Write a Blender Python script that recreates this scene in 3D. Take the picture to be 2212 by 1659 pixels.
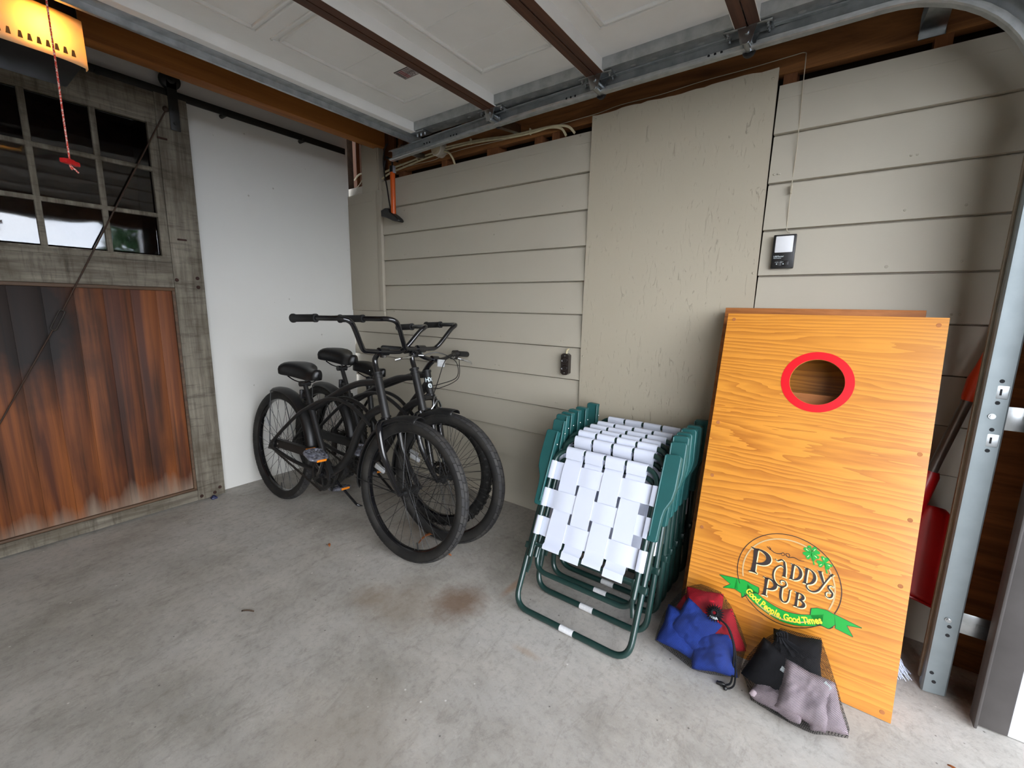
import bpy, bmesh, math, random
from math import sin, cos, pi, radians as R
from mathutils import Vector as V, Matrix, noise
random.seed(7)
SC = bpy.context.scene
for o in list(bpy.data.objects): bpy.data.objects.remove(o)

# ---------------------------------------------------------------- camera, sky, exposure
cam = bpy.data.cameras.new('camera'); cam.sensor_width = 36.0; cam.lens = 15.3209
cam.clip_start = 0.02; cam.clip_end = 200
co = bpy.data.objects.new('camera', cam); SC.collection.objects.link(co); SC.camera = co
_yw, _pt, _rl = R(126.03257643), R(-9.92969592), R(1.07729933)
_f = V((cos(_pt)*cos(_yw), cos(_pt)*sin(_yw), sin(_pt))); _r = V((sin(_yw), -cos(_yw), 0)); _u = _r.cross(_f)
_r2 = cos(_rl)*_r + sin(_rl)*_u; _u2 = -sin(_rl)*_r + cos(_rl)*_u
m = Matrix((_r2, _u2, -_f)).transposed().to_4x4(); m.translation = V((3.04016, -2.07931, 1.19287)); co.matrix_world = m

SC.view_settings.view_transform = 'Standard'; SC.view_settings.look = 'None'
SC.view_settings.gamma = 1.0; SC.view_settings.use_curve_mapping = False
SC.view_settings.exposure = 0.86
SC.cycles.max_bounces = 10; SC.cycles.diffuse_bounces = 6; SC.cycles.transparent_max_bounces = 24
SC.cycles.use_denoising = True; SC.cycles.sample_clamp_indirect = 8.0
W = bpy.data.worlds.new('overcast_sky'); SC.world = W; W.use_nodes = True
nt = W.node_tree; nt.nodes.clear()
_o = nt.nodes.new('ShaderNodeOutputWorld'); _b = nt.nodes.new('ShaderNodeBackground')
_tc = nt.nodes.new('ShaderNodeTexCoord'); _n = nt.nodes.new('ShaderNodeTexNoise'); _rp = nt.nodes.new('ShaderNodeValToRGB')
_n.inputs['Scale'].default_value = 2.2; _n.inputs['Detail'].default_value = 5
_rp.color_ramp.elements[0].color = (.70, .80, .98, 1); _rp.color_ramp.elements[0].position = .35
_rp.color_ramp.elements[1].color = (.96, .975, 1, 1); _rp.color_ramp.elements[1].position = .62
nt.links.new(_tc.outputs['Generated'], _n.inputs['Vector']); nt.links.new(_n.outputs['Fac'], _rp.inputs['Fac'])
nt.links.new(_rp.outputs['Color'], _b.inputs['Color'])
# hazy overcast: the cloud deck is brightest low down where the sun stands behind it
_sx = nt.nodes.new('ShaderNodeSeparateXYZ'); _mr = nt.nodes.new('ShaderNodeMapRange'); nt.links.new(_tc.outputs['Generated'], _sx.inputs[0]); nt.links.new(_sx.outputs['Z'], _mr.inputs['Value'])
_mr.inputs['From Min'].default_value = .05; _mr.inputs['From Max'].default_value = .75; _mr.inputs['To Min'].default_value = 7.2; _mr.inputs['To Max'].default_value = 1.9; nt.links.new(_mr.outputs[0], _b.inputs['Strength'])
nt.links.new(_b.outputs[0], _o.inputs['Surface'])

# ---------------------------------------------------------------- object helpers
def link(o): SC.collection.objects.link(o); return o
def tag(o, label=None, cat=None, group=None, kind=None):
    if label: o['label'] = label
    if cat: o['category'] = cat
    if group: o['group'] = group
    if kind: o['kind'] = kind
    return o
def thing(name, label, cat, loc=(0, 0, 0), rot=(0, 0, 0), group=None, mat4=None):
    o = link(bpy.data.objects.new(name, None)); o.empty_display_size = .05
    if mat4 is not None: o.matrix_world = mat4
    else: o.location = loc; o.rotation_euler = rot
    return tag(o, label, cat, group)
def dup(o, mat4=None, parent=None):
    c = o.copy(); link(c); c.parent = parent
    if mat4 is not None: c.matrix_world = mat4
    for ch in list(o.children): dup(ch, None, c)
    return c
class MB:
    def __init__(s): s.v = []; s.f = []; s.m = []; s.k = 0; s.T = Matrix.Identity(4)
    def mat(s, k): s.k = k; return s
    def add(s, vs, fs):
        b = len(s.v); s.v += [s.T @ V(p) for p in vs]
        for f in fs: s.f.append([b+i for i in f]); s.m.append(s.k)
        return s
    def box(s, a, b, bev=0.0):
        x0, y0, z0 = [min(a[i], b[i]) for i in range(3)]; x1, y1, z1 = [max(a[i], b[i]) for i in range(3)]
        if bev <= 0:
            vs = [(x, y, z) for x in (x0, x1) for y in (y0, y1) for z in (z0, z1)]
            return s.add(vs, [(0,1,3,2),(4,6,7,5),(0,4,5,1),(2,3,7,6),(0,2,6,4),(1,5,7,3)])
        bm = bmesh.new(); bmesh.ops.create_cube(bm, size=1)
        for v in bm.verts: v.co = V(((x0+x1)/2+v.co.x*(x1-x0), (y0+y1)/2+v.co.y*(y1-y0), (z0+z1)/2+v.co.z*(z1-z0)))
        bmesh.ops.bevel(bm, geom=bm.edges[:], offset=min(bev, .49*min(x1-x0, y1-y0, z1-z0)), segments=2, profile=.5, affect='EDGES')
        s.bm(bm); return s
    def bm(s, bm):
        bm.verts.index_update(); s.add([v.co[:] for v in bm.verts], [[v.index for v in f.verts] for f in bm.faces]); bm.free(); return s
    def prism(s, pts, d, ax='y', o=0.0):
        # closed outline pts (2d) extruded from o to o+d along ax; 'y': (x,z), 'z': (x,y), 'x': (y,z)
        f = {'y': lambda p, t: (p[0], t, p[1]), 'z': lambda p, t: (p[0], p[1], t), 'x': lambda p, t: (t, p[0], p[1])}[ax]
        n = len(pts); vs = [f(p, o) for p in pts]+[f(p, o+d) for p in pts]
        return s.add(vs, [list(range(n))[::-1], list(range(n, 2*n))]+[(i, (i+1) % n, n+(i+1) % n, n+i) for i in range(n)])
    def tube(s, path, r, seg=10, closed=False, caps=True, flat=1.0, up=None):
        P = [V(p) for p in path]; n = len(P); rr = r if isinstance(r, (list, tuple)) else [r]*n
        vs = []; fs = []; prev = None
        for i in range(n):
            a = P[i-1] if (i or closed) else P[i]; b = P[(i+1) % n] if (i < n-1 or closed) else P[i]
            t = (b-a); t = t.normalized() if t.length > 1e-9 else V((0, 0, 1))
            if prev is None:
                h = V(up) if up else (V((0, 0, 1)) if abs(t.z) < .9 else V((1, 0, 0))); u = h-t*h.dot(t)
            else: u = prev-t*prev.dot(t)
            u.normalize(); prev = u; w = t.cross(u)
            for k in range(seg):
                an = 2*pi*k/seg; vs.append(P[i]+u*(cos(an)*rr[i])+w*(sin(an)*rr[i]*flat))
        m = n if closed else n-1
        for i in range(m):
            j = (i+1) % n
            for k in range(seg):
                l = (k+1) % seg; fs.append((i*seg+k, i*seg+l, j*seg+l, j*seg+k))
        if caps and not closed: fs += [list(range(seg))[::-1], [(n-1)*seg+k for k in range(seg)]]
        return s.add(vs, fs)
    def lathe(s, prof, c=(0, 0, 0), ax='z', seg=24, a0=0.0, a1=2*pi, close=False):
        # prof: (radius, height) list
        full = abs(a1-a0-2*pi) < 1e-6; na = seg if full else seg+1; n = len(prof); vs = []; fs = []; c = V(c)
        for i in range(na):
            an = a0+(a1-a0)*i/seg
            for r, h in prof:
                p = {'z': (r*cos(an), r*sin(an), h), 'y': (r*cos(an), h, r*sin(an)), 'x': (h, r*cos(an), r*sin(an))}[ax]
                vs.append(c+V(p))
        mm = n if close else n-1
        for i in range(seg):
            j = (i+1) % na
            for k in range(mm): l = (k+1) % n; fs.append((i*n+k, j*n+k, j*n+l, i*n+l))
        if not full and close: fs += [list(range(n))[::-1], [(na-1)*n+k for k in range(n)]]
        return s.add(vs, fs)
    def cyl(s, a, b, r, seg=14): return s.tube([a, b], r, seg)
    def ball(s, c, r, seg=12, rings=8, sc=(1, 1, 1)):
        prof = [(max(1e-4, sin(pi*i/rings)), -cos(pi*i/rings)) for i in range(rings+1)]
        vs = []; fs = []
        for i in range(seg):
            for q, h in prof: vs.append((c[0]+r*sc[0]*q*cos(2*pi*i/seg), c[1]+r*sc[1]*q*sin(2*pi*i/seg), c[2]+r*sc[2]*h))
        n = len(prof)
        for i in range(seg):
            j = (i+1) % seg
            for k in range(n-1): fs.append((i*n+k, j*n+k, j*n+k+1, i*n+k+1))
        return s.add(vs, fs)
    def build(s, name, mats, parent=None, smooth=40):
        me = bpy.data.meshes.new(name); me.from_pydata([tuple(v) for v in s.v], [], s.f); me.polygons.foreach_set('material_index', s.m); me.update()
        bm = bmesh.new(); bm.from_mesh(me); bmesh.ops.remove_doubles(bm, verts=bm.verts, dist=1e-6)
        bmesh.ops.recalc_face_normals(bm, faces=bm.faces); bm.to_mesh(me); bm.free()
        if not isinstance(mats, (list, tuple)): mats = [mats]
        for q in mats: me.materials.append(q)
        if smooth:
            me.polygons.foreach_set('use_smooth', [True]*len(me.polygons)); me.set_sharp_from_angle(angle=R(smooth))
        o = link(bpy.data.objects.new(name, me)); o.parent = parent
        return o
def spline(pts, n=8, closed=False):
    P = [V(p) for p in pts]; out = []; N = len(P); m = N if closed else N-1
    for i in range(m):
        g = lambda k: P[k % N] if closed else P[max(0, min(N-1, k))]
        a, b, c, d = g(i-1), g(i), g(i+1), g(i+2)
        for j in range(n):
            t = j/n; out.append(.5*((2*b)+(c-a)*t+(2*a-5*b+4*c-d)*t*t+(3*b-a-3*c+d)*t**3))
    if not closed: out.append(P[-1])
    return out
def fillet(pts, r, n=6, closed=False):
    P = [V(p) for p in pts]; N = len(P); out = []
    for i in range(N):
        if not closed and i in (0, N-1): out.append(P[i]); continue
        a, b, c = P[i-1], P[i], P[(i+1) % N]; d1 = (a-b); d2 = (c-b); rr = min(r, .49*d1.length, .49*d2.length)
        p = b+d1.normalized()*rr; q = b+d2.normalized()*rr
        for j in range(n+1):
            t = j/n; out.append((1-t)**2*p+2*t*(1-t)*b+t*t*q)
    return out
def struct(name, mb, mats, parent=None, smooth=40):
    o = mb.build(name, mats, parent, smooth)
    if parent is None: o['kind'] = 'structure'
    return o

# ---------------------------------------------------------------- materials (all procedural)
def lin(c):
    if isinstance(c, str):
        c = c.lstrip('#'); c = tuple(int(c[i:i+2], 16)/255 for i in (0, 2, 4))
    return tuple((x/12.92 if x <= .04045 else ((x+.055)/1.055)**2.4) for x in c)+(1,)
class M:
    def __init__(s, name, col, rough=.5, metal=0., spec=.5, coat=0.):
        s.m = bpy.data.materials.new(name); s.m.use_nodes = True; s.t = s.m.node_tree; s.p = s.t.nodes['Principled BSDF']
        s.p.inputs['Base Color'].default_value = lin(col); s.p.inputs['Roughness'].default_value = rough
        s.p.inputs['Metallic'].default_value = metal; s.p.inputs['Specular IOR Level'].default_value = spec
        if coat: s.p.inputs['Coat Weight'].default_value = coat; s.p.inputs['Coat Roughness'].default_value = .12
        s.col = None; s.hgt = None; s._tc = None
    def n(s, t, **k):
        x = s.t.nodes.new(t)
        for a, b in k.items():
            if hasattr(x, a): setattr(x, a, b)
            else: x.inputs[a.replace('_', ' ')].default_value = b
        return x
    def l(s, a, b): s.t.links.new(a, b)
    def vec(s, sc=(1, 1, 1), rot=(0, 0, 0), loc=(0, 0, 0)):
        if s._tc is None: s._tc = s.n('ShaderNodeTexCoord')
        m = s.n('ShaderNodeMapping'); m.inputs['Scale'].default_value = sc; m.inputs['Rotation'].default_value = rot; m.inputs['Location'].default_value = loc
        s.l(s._tc.outputs['Object'], m.inputs['Vector']); return m.outputs[0]
    def noise(s, scale, sc=(1, 1, 1), det=4, rough=.55, dist=0., loc=(0, 0, 0)):
        x = s.n('ShaderNodeTexNoise'); x.inputs['Scale'].default_value = scale; x.inputs['Detail'].default_value = det
        x.inputs['Roughness'].default_value = rough; x.inputs['Distortion'].default_value = dist
        s.l(s.vec(sc, loc=loc), x.inputs['Vector']); return x.outputs['Fac']
    def ramp(s, fac, a, b):
        x = s.n('ShaderNodeMapRange'); x.inputs['From Min'].default_value = a; x.inputs['From Max'].default_value = b; x.clamp = True
        s.l(fac, x.inputs['Value']); return x.outputs['Result']
    def base(s): 
        if s.col is None:
            x = s.n('ShaderNodeRGB'); x.outputs[0].default_value = s.p.inputs['Base Color'].default_value; s.col = x.outputs[0]
        return s.col
    def mix(s, fac, col, amt=1., mode='MIX'):
        # blend colour col over the base by fac*amt
        x = s.n('ShaderNodeMix'); x.data_type = 'RGBA'; x.blend_type = mode
        b = s.base()
        if amt != 1.:
            q = s.n('ShaderNodeMath'); q.operation = 'MULTIPLY'; s.l(fac, q.inputs[0]); q.inputs[1].default_value = amt; fac = q.outputs[0]
        s.l(fac, x.inputs[0]); s.l(b, x.inputs[6])
        if hasattr(col, 'is_linked') or not isinstance(col, (str, tuple)): s.l(col, x.inputs[7])
        else: x.inputs[7].default_value = lin(col)
        s.col = x.outputs[2]; s.l(s.col, s.p.inputs['Base Color']); return s
    def bump(s, fac, strength=.3, dist=.01):
        x = s.n('ShaderNodeBump'); x.inputs['Strength'].default_value = strength; x.inputs['Distance'].default_value = dist
        s.l(fac, x.inputs['Height'])
        if s.hgt: s.l(s.hgt, x.inputs['Normal'])
        s.hgt = x.outputs[0]; s.l(s.hgt, s.p.inputs['Normal']); return s
    def rough(s, fac, a, b):
        x = s.n('ShaderNodeMapRange'); x.inputs['To Min'].default_value = a; x.inputs['To Max'].default_value = b
        s.l(fac, x.inputs['Value']); s.l(x.outputs[0], s.p.inputs['Roughness']); return s
def simple(name, col, rough=.5, metal=0., var='#000000', amt=.12, scale=30, spec=.5, coat=0., bump=0.):
    q = M(name, col, rough, metal, spec, coat); f = q.noise(scale); q.mix(q.ramp(f, .35, .75), var, amt)
    if bump: q.bump(f, bump, .004)
    return q.m

# painted boards and panels
def painted(name, col, grain=(3, 40, 40), bumpy=.25, dirt=.12, specks=True):
    q = M(name, col, .55, spec=.35)
    q.mix(q.ramp(q.noise(1.3, det=5), .4, .75), '#6e675a', dirt)
    g = q.noise(14, sc=grain, det=6, rough=.65); q.bump(g, bumpy*.5, .003); q.bump(q.noise(60, det=3), bumpy*.35, .002)
    if specks:
        v = q.n('ShaderNodeTexVoronoi'); v.inputs['Scale'].default_value = 7; q.l(q.vec(), v.inputs['Vector'])
        d = q.ramp(v.outputs['Distance'], .045, .03); q.mix(d, '#8c8476', .5); q.bump(d, .4, .004)
    return q.m
SIDING = painted('siding_paint', '#b4ad9d')
PLYPAINT = M('plywood_paint', '#b1a895', .55, spec=.3)
PLYPAINT.mix(PLYPAINT.ramp(PLYPAINT.noise(1.1, det=6), .42, .8), '#7c7362', .2)
_v = PLYPAINT.noise(22, sc=(2.6, 1, .55), det=8, rough=.75, dist=1.2); _w = PLYPAINT.ramp(_v, .60, .68); PLYPAINT.bump(_w, .55, .006)
PLYPAINT.bump(PLYPAINT.noise(90, sc=(1, 1, .5), det=4), .25, .002); PLYPAINT.mix(PLYPAINT.ramp(_v, .66, .74), '#6f6656', .28); PLYPAINT = PLYPAINT.m
WHITEPANEL = painted('white_panel_paint', '#cbc9c2', grain=(8, 8, 3), bumpy=.12, dirt=.06)
TRIMPAINT = painted('trim_paint', '#aaa292', grain=(6, 6, 3), bumpy=.2, specks=False)
# woods
def wood(name, c1, c2, axis='x', scale=6., stretch=12., rough=.6, dark='#1a0e06', knots=.0, bump=.25, coat=0., dist=2.0):
    q = M(name, c1, rough, spec=.35, coat=coat)
    k = {'x': (1/stretch, 1, 1), 'y': (1, 1/stretch, 1), 'z': (1, 1, 1/stretch)}[axis]
    g = q.noise(scale*3, sc=k, det=8, rough=.62, dist=dist); q.mix(q.ramp(g, .38, .66), c2, .9)
    h = q.noise(scale*14, sc=k, det=4, rough=.6); q.mix(q.ramp(h, .55, .8), dark, .35); q.bump(h, bump, .003)
    if knots:
        v = q.n('ShaderNodeTexVoronoi'); v.inputs['Scale'].default_value = 2.4
        kk = {'x': (.55, 1.6, 1.6), 'y': (1.6, .55, 1.6), 'z': (1.6, 1.6, .55)}[axis]
        q.l(q.vec(kk), v.inputs['Vector']); q.mix(q.ramp(v.outputs['Distance'], .10, .03), dark, knots)
    return q.m
BEAM = wood('amber_beam_wood', '#a5682f', '#86501f', 'y', 3, 16, knots=.75)
ROUGHTIMBER = wood('rough_brown_timber', '#8a5a30', '#5c3718', 'x', 4, 10, knots=.4, rough=.8)
STUDWOOD = wood('stud_wood', '#7f4f2d', '#55331b', 'z', 4, 10, rough=.75)
DARKWOOD = wood('dark_roof_wood', '#3a2a1c', '#241810', 'x', 3, 8, rough=.9)
STAINED = M('stained_plank', '#4c2613', .6, spec=.3)
_s = STAINED.noise(13, sc=(1, 1, .035), det=6, rough=.6, dist=.6); STAINED.mix(STAINED.ramp(_s, .42, .68), '#8e5022', .9)
STAINED.mix(STAINED.ramp(STAINED.noise(30, sc=(1, 1, .03), det=4, loc=(3, 1, 0)), .5, .75), '#150a05', .85)
STAINED.mix(STAINED.ramp(STAINED.noise(3.2, sc=(1, 1.2, .3), det=5, loc=(7, 3, 2)), .52, .72), '#1a100a', .75); STAINED.bump(_s, .3, .004)
# pale weathering creeping up from the sill, and a black grease patch left by the brace rod's turnbuckle
_sep = STAINED.n('ShaderNodeSeparateXYZ'); STAINED.l(STAINED._tc.outputs['Object'], _sep.inputs[0])
_ad = STAINED.n('ShaderNodeMath'); _ad.operation = 'MULTIPLY_ADD'; STAINED.l(STAINED.noise(12, sc=(1, 1, .12), det=4), _ad.inputs[0]); _ad.inputs[1].default_value = .34; STAINED.l(_sep.outputs[2], _ad.inputs[2])
STAINED.mix(STAINED.ramp(_ad.outputs[0], .36, .22), '#8a7a6a', .85)
_g1 = STAINED.n('ShaderNodeVectorMath'); _g1.operation = 'MULTIPLY_ADD'
_gm = STAINED.n('ShaderNodeMapping'); _gm.inputs['Location'].default_value = (0, .11, -1.06); STAINED.l(STAINED._tc.outputs['Object'], _gm.inputs['Vector'])
_gs = STAINED.n('ShaderNodeMapping'); _gs.inputs['Scale'].default_value = (0, 1, .60); _gs.inputs['Rotation'].default_value = (R(-12), 0, 0); STAINED.l(_gm.outputs[0], _gs.inputs['Vector'])
_gl = STAINED.n('ShaderNodeVectorMath'); _gl.operation = 'LENGTH'; STAINED.l(_gs.outputs[0], _gl.inputs[0])
_ga = STAINED.n('ShaderNodeMath'); _ga.operation = 'MULTIPLY_ADD'; STAINED.l(STAINED.noise(6, det=4), _ga.inputs[0]); _ga.inputs[1].default_value = .16; STAINED.l(_gl.outputs['Value'], _ga.inputs[2])
STAINED.mix(STAINED.ramp(_ga.outputs[0], .34, .19), '#0d0c09', .93); STAINED = STAINED.m
def weathered(name, axis):
    q = M(name, '#5e574c', .85, spec=.2); k = {'y': (1, .07, 1), 'z': (1, 1, .07)}[axis]; k2 = {'y': (1, 1, .12), 'z': (1, .12, 1)}[axis]
    g = q.noise(26, sc=k, det=8, rough=.7); q.mix(q.ramp(g, .4, .65), '#918a7b', .75)
    q.mix(q.ramp(q.noise(40, sc=k2, det=6, rough=.7), .5, .75), '#241e16', .65)
    q.mix(q.ramp(q.noise(5, det=6), .45, .75), '#3d3424', .6); q.bump(g, .5, .005); return q.m
WEATHER_V = weathered('weathered_grey_stile', 'z'); WEATHER_H = weathered('weathered_grey_rail', 'y')
# varnished plywood deck: long cathedral grain across the board
VARN = M('varnished_plywood', '#d28a30', .32, spec=.5, coat=.35)
_a = VARN.noise(1.0, sc=(.13, 1, 1.6), det=3, rough=.45, dist=.25)
_b2 = VARN.noise(3.0, sc=(.16, 1, 1.7), det=5, rough=.55, dist=.35, loc=(4, 0, 1))
_mm = VARN.n('ShaderNodeMath'); _mm.operation = 'MULTIPLY_ADD'; VARN.l(_a, _mm.inputs[0]); _mm.inputs[1].default_value = 34.
_m3 = VARN.n('ShaderNodeMath'); _m3.operation = 'MULTIPLY'; VARN.l(_b2, _m3.inputs[0]); _m3.inputs[1].default_value = 14.; VARN.l(_m3.outputs[0], _mm.inputs[2])
_zx = VARN.n('ShaderNodeSeparateXYZ'); VARN.l(VARN._tc.outputs['Object'], _zx.inputs[0]); _z4 = VARN.n('ShaderNodeMath'); _z4.operation = 'MULTIPLY_ADD'; VARN.l(_zx.outputs[2], _z4.inputs[0]); _z4.inputs[1].default_value = 46.; VARN.l(_mm.outputs[0], _z4.inputs[2])
_fr = VARN.n('ShaderNodeMath'); _fr.operation = 'FRACT'; VARN.l(_z4.outputs[0], _fr.inputs[0])
VARN.mix(VARN.ramp(_fr.outputs[0], .25, .95), '#a05a17', .75)
VARN.mix(VARN.ramp(VARN.noise(1.6, det=3, loc=(1, 2, 3)), .35, .7), '#da983e', .4)
VARN.mix(VARN.ramp(VARN.noise(60, sc=(.05, 1, 1), det=3), .5, .8), '#8a4a12', .3); VARN = VARN.m
DARKPLY = wood('board_frame_wood', '#b06f3c', '#8a5228', 'x', 5, 10, rough=.6)
# concrete
CONC = M('garage_concrete', '#b3afa8', .75, spec=.3)
CONC.mix(CONC.ramp(CONC.noise(1.4, det=9, rough=.68), .40, .64), '#8f897f', .8)
CONC.mix(CONC.ramp(CONC.noise(4.5, det=8, rough=.7, loc=(2, 5, 0)), .42, .72), '#c4beb4', .6)
CONC.mix(CONC.ramp(CONC.noise(11, sc=(1.6, .6, 1), det=8, rough=.8, dist=.8), .52, .74), '#6d665c', .55)
CONC.mix(CONC.ramp(CONC.noise(45, det=6, rough=.75), .5, .75), '#5e5a55', .40); CONC.mix(CONC.ramp(CONC.noise(30, det=7, rough=.8, loc=(9, 1, 0)), .56, .72), '#cfcac0', .35)
_vv = CONC.n('ShaderNodeTexVoronoi'); _vv.inputs['Scale'].default_value = 16; CONC.l(CONC.vec(), _vv.inputs['Vector']); CONC.mix(CONC.ramp(_vv.outputs['Distance'], .06, .03), '#46423e', .7)
_vw = CONC.n('ShaderNodeTexVoronoi'); _vw.inputs['Scale'].default_value = 11; CONC.l(CONC.vec(loc=(3.3, 1.7, 0)), _vw.inputs['Vector']); CONC.mix(CONC.ramp(_vw.outputs['Distance'], .05, .025), '#e2dfd8', .7)
def stain(x, y, r, col, amt, sx=1., sy=1.):
    a = CONC.n('ShaderNodeMapping'); a.inputs['Location'].default_value = (-x*sx, -y*sy, 0); a.inputs['Scale'].default_value = (sx, sy, 0); CONC.l(CONC._tc.outputs['Object'], a.inputs['Vector'])
    b = CONC.n('ShaderNodeVectorMath'); b.operation = 'LENGTH'; CONC.l(a.outputs[0], b.inputs[0])
    c = CONC.n('ShaderNodeMath'); c.operation = 'MULTIPLY_ADD'; CONC.l(CONC.noise(14, det=6, rough=.7), c.inputs[0]); c.inputs[1].default_value = r*.9; CONC.l(b.outputs['Value'], c.inputs[2])
    CONC.mix(CONC.ramp(c.outputs[0], r*1.45, r*.75), col, amt)
stain(1.93, -.90, .12, '#6e5138', .75, .9, .8); stain(1.62, -1.10, .11, '#84705a', .4); stain(1.75, -1.05, .2, '#8d7c68', .4); stain(1.35, -.60, .22, '#6b563f', .45)
stain(2.30, -.95, .06, '#9c7a54', .35, .8, 3.); stain(2.05, -.68, .05, '#9c6a3a', .45, 2., .5); stain(3.52, -.24, .10, '#4a3626', .85); stain(.45, -.55, .25, '#4c3f33', .5); stain(2.1, -1.55, .3, '#8f8270', .35)
CONC.bump(CONC.noise(70, det=6, rough=.7), .35, .003); CONC.bump(CONC.noise(8, det=4), .25, .006); CONC = CONC.m
DRIVE = simple('driveway_asphalt', '#4c4a48', .9, var='#3c3a39', amt=.5, scale=3)
# metals, paint, plastics
GALV = M('galvanized_steel', '#b9bdbe', .45, .85); GALV.mix(GALV.ramp(GALV.noise(22, det=3), .4, .7), '#868b8d', .55); GALV.rough(GALV.noise(30), .3, .55); GALV = GALV.m
DULLGALV = simple('dull_galvanized', '#8f9799', .62, .85, '#7b8385', .5, 14)
ZINC = simple('zinc_hardware', '#b4b8ba', .28, 1., '#77797a', .4, 40)
WHITESTEEL = simple('white_door_steel', '#ecece9', .45, 0., '#d2d3cf', .3, 6, bump=.1)
BROWNSTEEL = wood('brown_door_edge', '#5a3826', '#3a2216', 'y', 5, 20, rough=.55)
BLACKSTEEL = simple('black_powder_steel', '#14140f', .5, .0, '#2a2a28', .4, 30)
BIKEBLACK = simple('gloss_black_bike_paint', '#0d0d10', .14, 0., '#1c1c1e', .5, 18, coat=.6)
BIKEMATTE = simple('satin_black_bike_paint', '#151516', .42, 0., '#2b2a28', .5, 24)
RUBBER = M('tire_rubber', '#1d1c1b', .75, spec=.3); RUBBER.mix(RUBBER.ramp(RUBBER.noise(9, det=6), .45, .75), '#4a463f', .4); RUBBER = RUBBER.m
TREAD = M('tread_rubber', '#2c2b2b', .7, spec=.35); TREAD.mix(TREAD.ramp(TREAD.noise(14, det=6), .45, .75), '#57534d', .45); TREAD = TREAD.m
SADDLE = simple('black_vinyl', '#101011', .38, 0., '#1f1f20', .4, 60, bump=.15)
GRIPRUB = simple('grip_rubber', '#131313', .7, 0., '#242424', .5, 80)
CHROME = simple('chrome', '#d5d7d9', .14, 1., '#a6a8aa', .3, 20)
ORANGEREF = simple('orange_reflector', '#e8871c', .25, 0., '#b45c0c', .4, 90, coat=.5)
CLEARREF = simple('clear_reflector', '#c9cbcc', .2, .2, '#8f9192', .5, 120)
CLEARPLAST = M('clear_pedal_plastic', '#7c7d86', .1, spec=.6); CLEARPLAST.p.inputs['Transmission Weight'].default_value = .3; CLEARPLAST.mix(CLEARPLAST.ramp(CLEARPLAST.noise(60), .4, .6), '#34343b', .7); CLEARPLAST = CLEARPLAST.m
CHAIN = simple('chain_steel', '#4b4642', .45, .9, '#2a2521', .6, 90)
DECAL = simple('white_decal', '#d8e2e4', .4, 0., '#b9c4c6', .3, 40)
GREENTUBE = simple('dark_green_tube', '#17332f', .28, 0., '#0e2421', .4, 20, coat=.4)
GREENPLAST = simple('green_plastic', '#1f5554', .42, 0., '#174240', .4, 16, bump=.05)
WEB = M('white_webbing', '#d3d8e6', .42, spec=.4); WEB.bump(WEB.noise(160, sc=(1, 1, .2)), .1, .001); WEB.mix(WEB.ramp(WEB.noise(6), .5, .8), '#c9cfe4', .4); WEB = WEB.m
STICKER = simple('white_sticker', '#dcdcdc', .4, 0., '#b4b4b8', .5, 90)
REDVINYL = simple('red_vinyl', '#e01020', .3, 0., '#c00a18', .3, 12, coat=.3)
INK = simple('black_brown_ink', '#2b201f', .4, 0., '#3a2c2a', .4, 60)
CREAM = simple('cream_outline_ink', '#efe3ae', .4, 0., '#d9cc96', .3, 60)
BEIGEINK = simple('beige_ring_ink', '#c3a878', .45, 0., '#a98d5f', .4, 40)
GREENINK = simple('green_ribbon_ink', '#0f9c35', .35, 0., '#0a862b', .4, 20, coat=.3)
YELLOWINK = simple('yellow_lettering_ink', '#f2d63a', .4, 0., '#e4bd28', .3, 60)
REDPLAST = simple('red_plastic', '#c41418', .35, 0., '#8f1013', .4, 8, coat=.2)
ORANGEPLAST = simple('orange_grip_plastic', '#d9431a', .45, 0., '#b03210', .4, 14)
PUMPORANGE = simple('orange_pump_tube', '#c9561a', .35, 0., '#ad4a12', .35, 20)
GREYTUBE = simple('grey_handle_tube', '#7d7873', .35, .6, '#5d5854', .4, 20)
BLACKPLAST = simple('black_plastic', '#141313', .4, 0., '#262424', .4, 40)
WHITEPLAST = simple('white_plastic', '#e3e4e6', .35, 0., '#c9cbd0', .3, 20)
BAKELITE = simple('brown_bakelite', '#1d1512', .3, 0., '#2e211b', .4, 30, coat=.3)
CABLE = simple('old_white_cable', '#cbbf9c', .6, 0., '#9b8d6a', .5, 30)
THINWIRE = simple('thin_white_wire', '#b5aa94', .6, 0., '#978c78', .4, 30)
CERAMIC = simple('white_ceramic', '#cfc8b8', .35, 0., '#9a917f', .4, 25)
CHARCOAL = simple('charcoal_jamb_paint', '#4a4644', .5, 0., '#383432', .5, 12)
WHITEJAMB = simple('white_jamb_trim', '#e6e9ee', .45, 0., '#c8ccd4', .3, 10)
LABELINK = simple('dark_label_ink', '#3a2023', .5, 0., '#241315', .4, 60); LABELRED = simple('red_label_ink', '#8a2f33', .5, 0., '#6d2226', .4, 50); LABELWHITE = simple('label_paper', '#b9b2b0', .5, 0., '#a59e9c', .4, 30)
ROPE = M('red_white_rope', '#d0402e', .7); ROPE.mix(ROPE.ramp(ROPE.noise(260, det=1), .5, .55), '#ecd7cb', .75); ROPE = ROPE.m
def cloth(name, col, var):
    q = M(name, col, .85, spec=.2); q.mix(q.ramp(q.noise(12, det=5), .4, .7), var, .45); q.bump(q.noise(180, det=2), .25, .002); q.bump(q.noise(16, det=4), .5, .012); return q.m
BLUECLOTH = cloth('blue_canvas', '#2c4bab', '#1c2f78'); REDCLOTH = cloth('red_canvas', '#c4172a', '#860d1d')
BLACKCLOTH = cloth('black_canvas', '#17171a', '#0b0b0d'); GREYCLOTH = cloth('pale_grey_canvas', '#c3b2b8', '#9a8b93')
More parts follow.
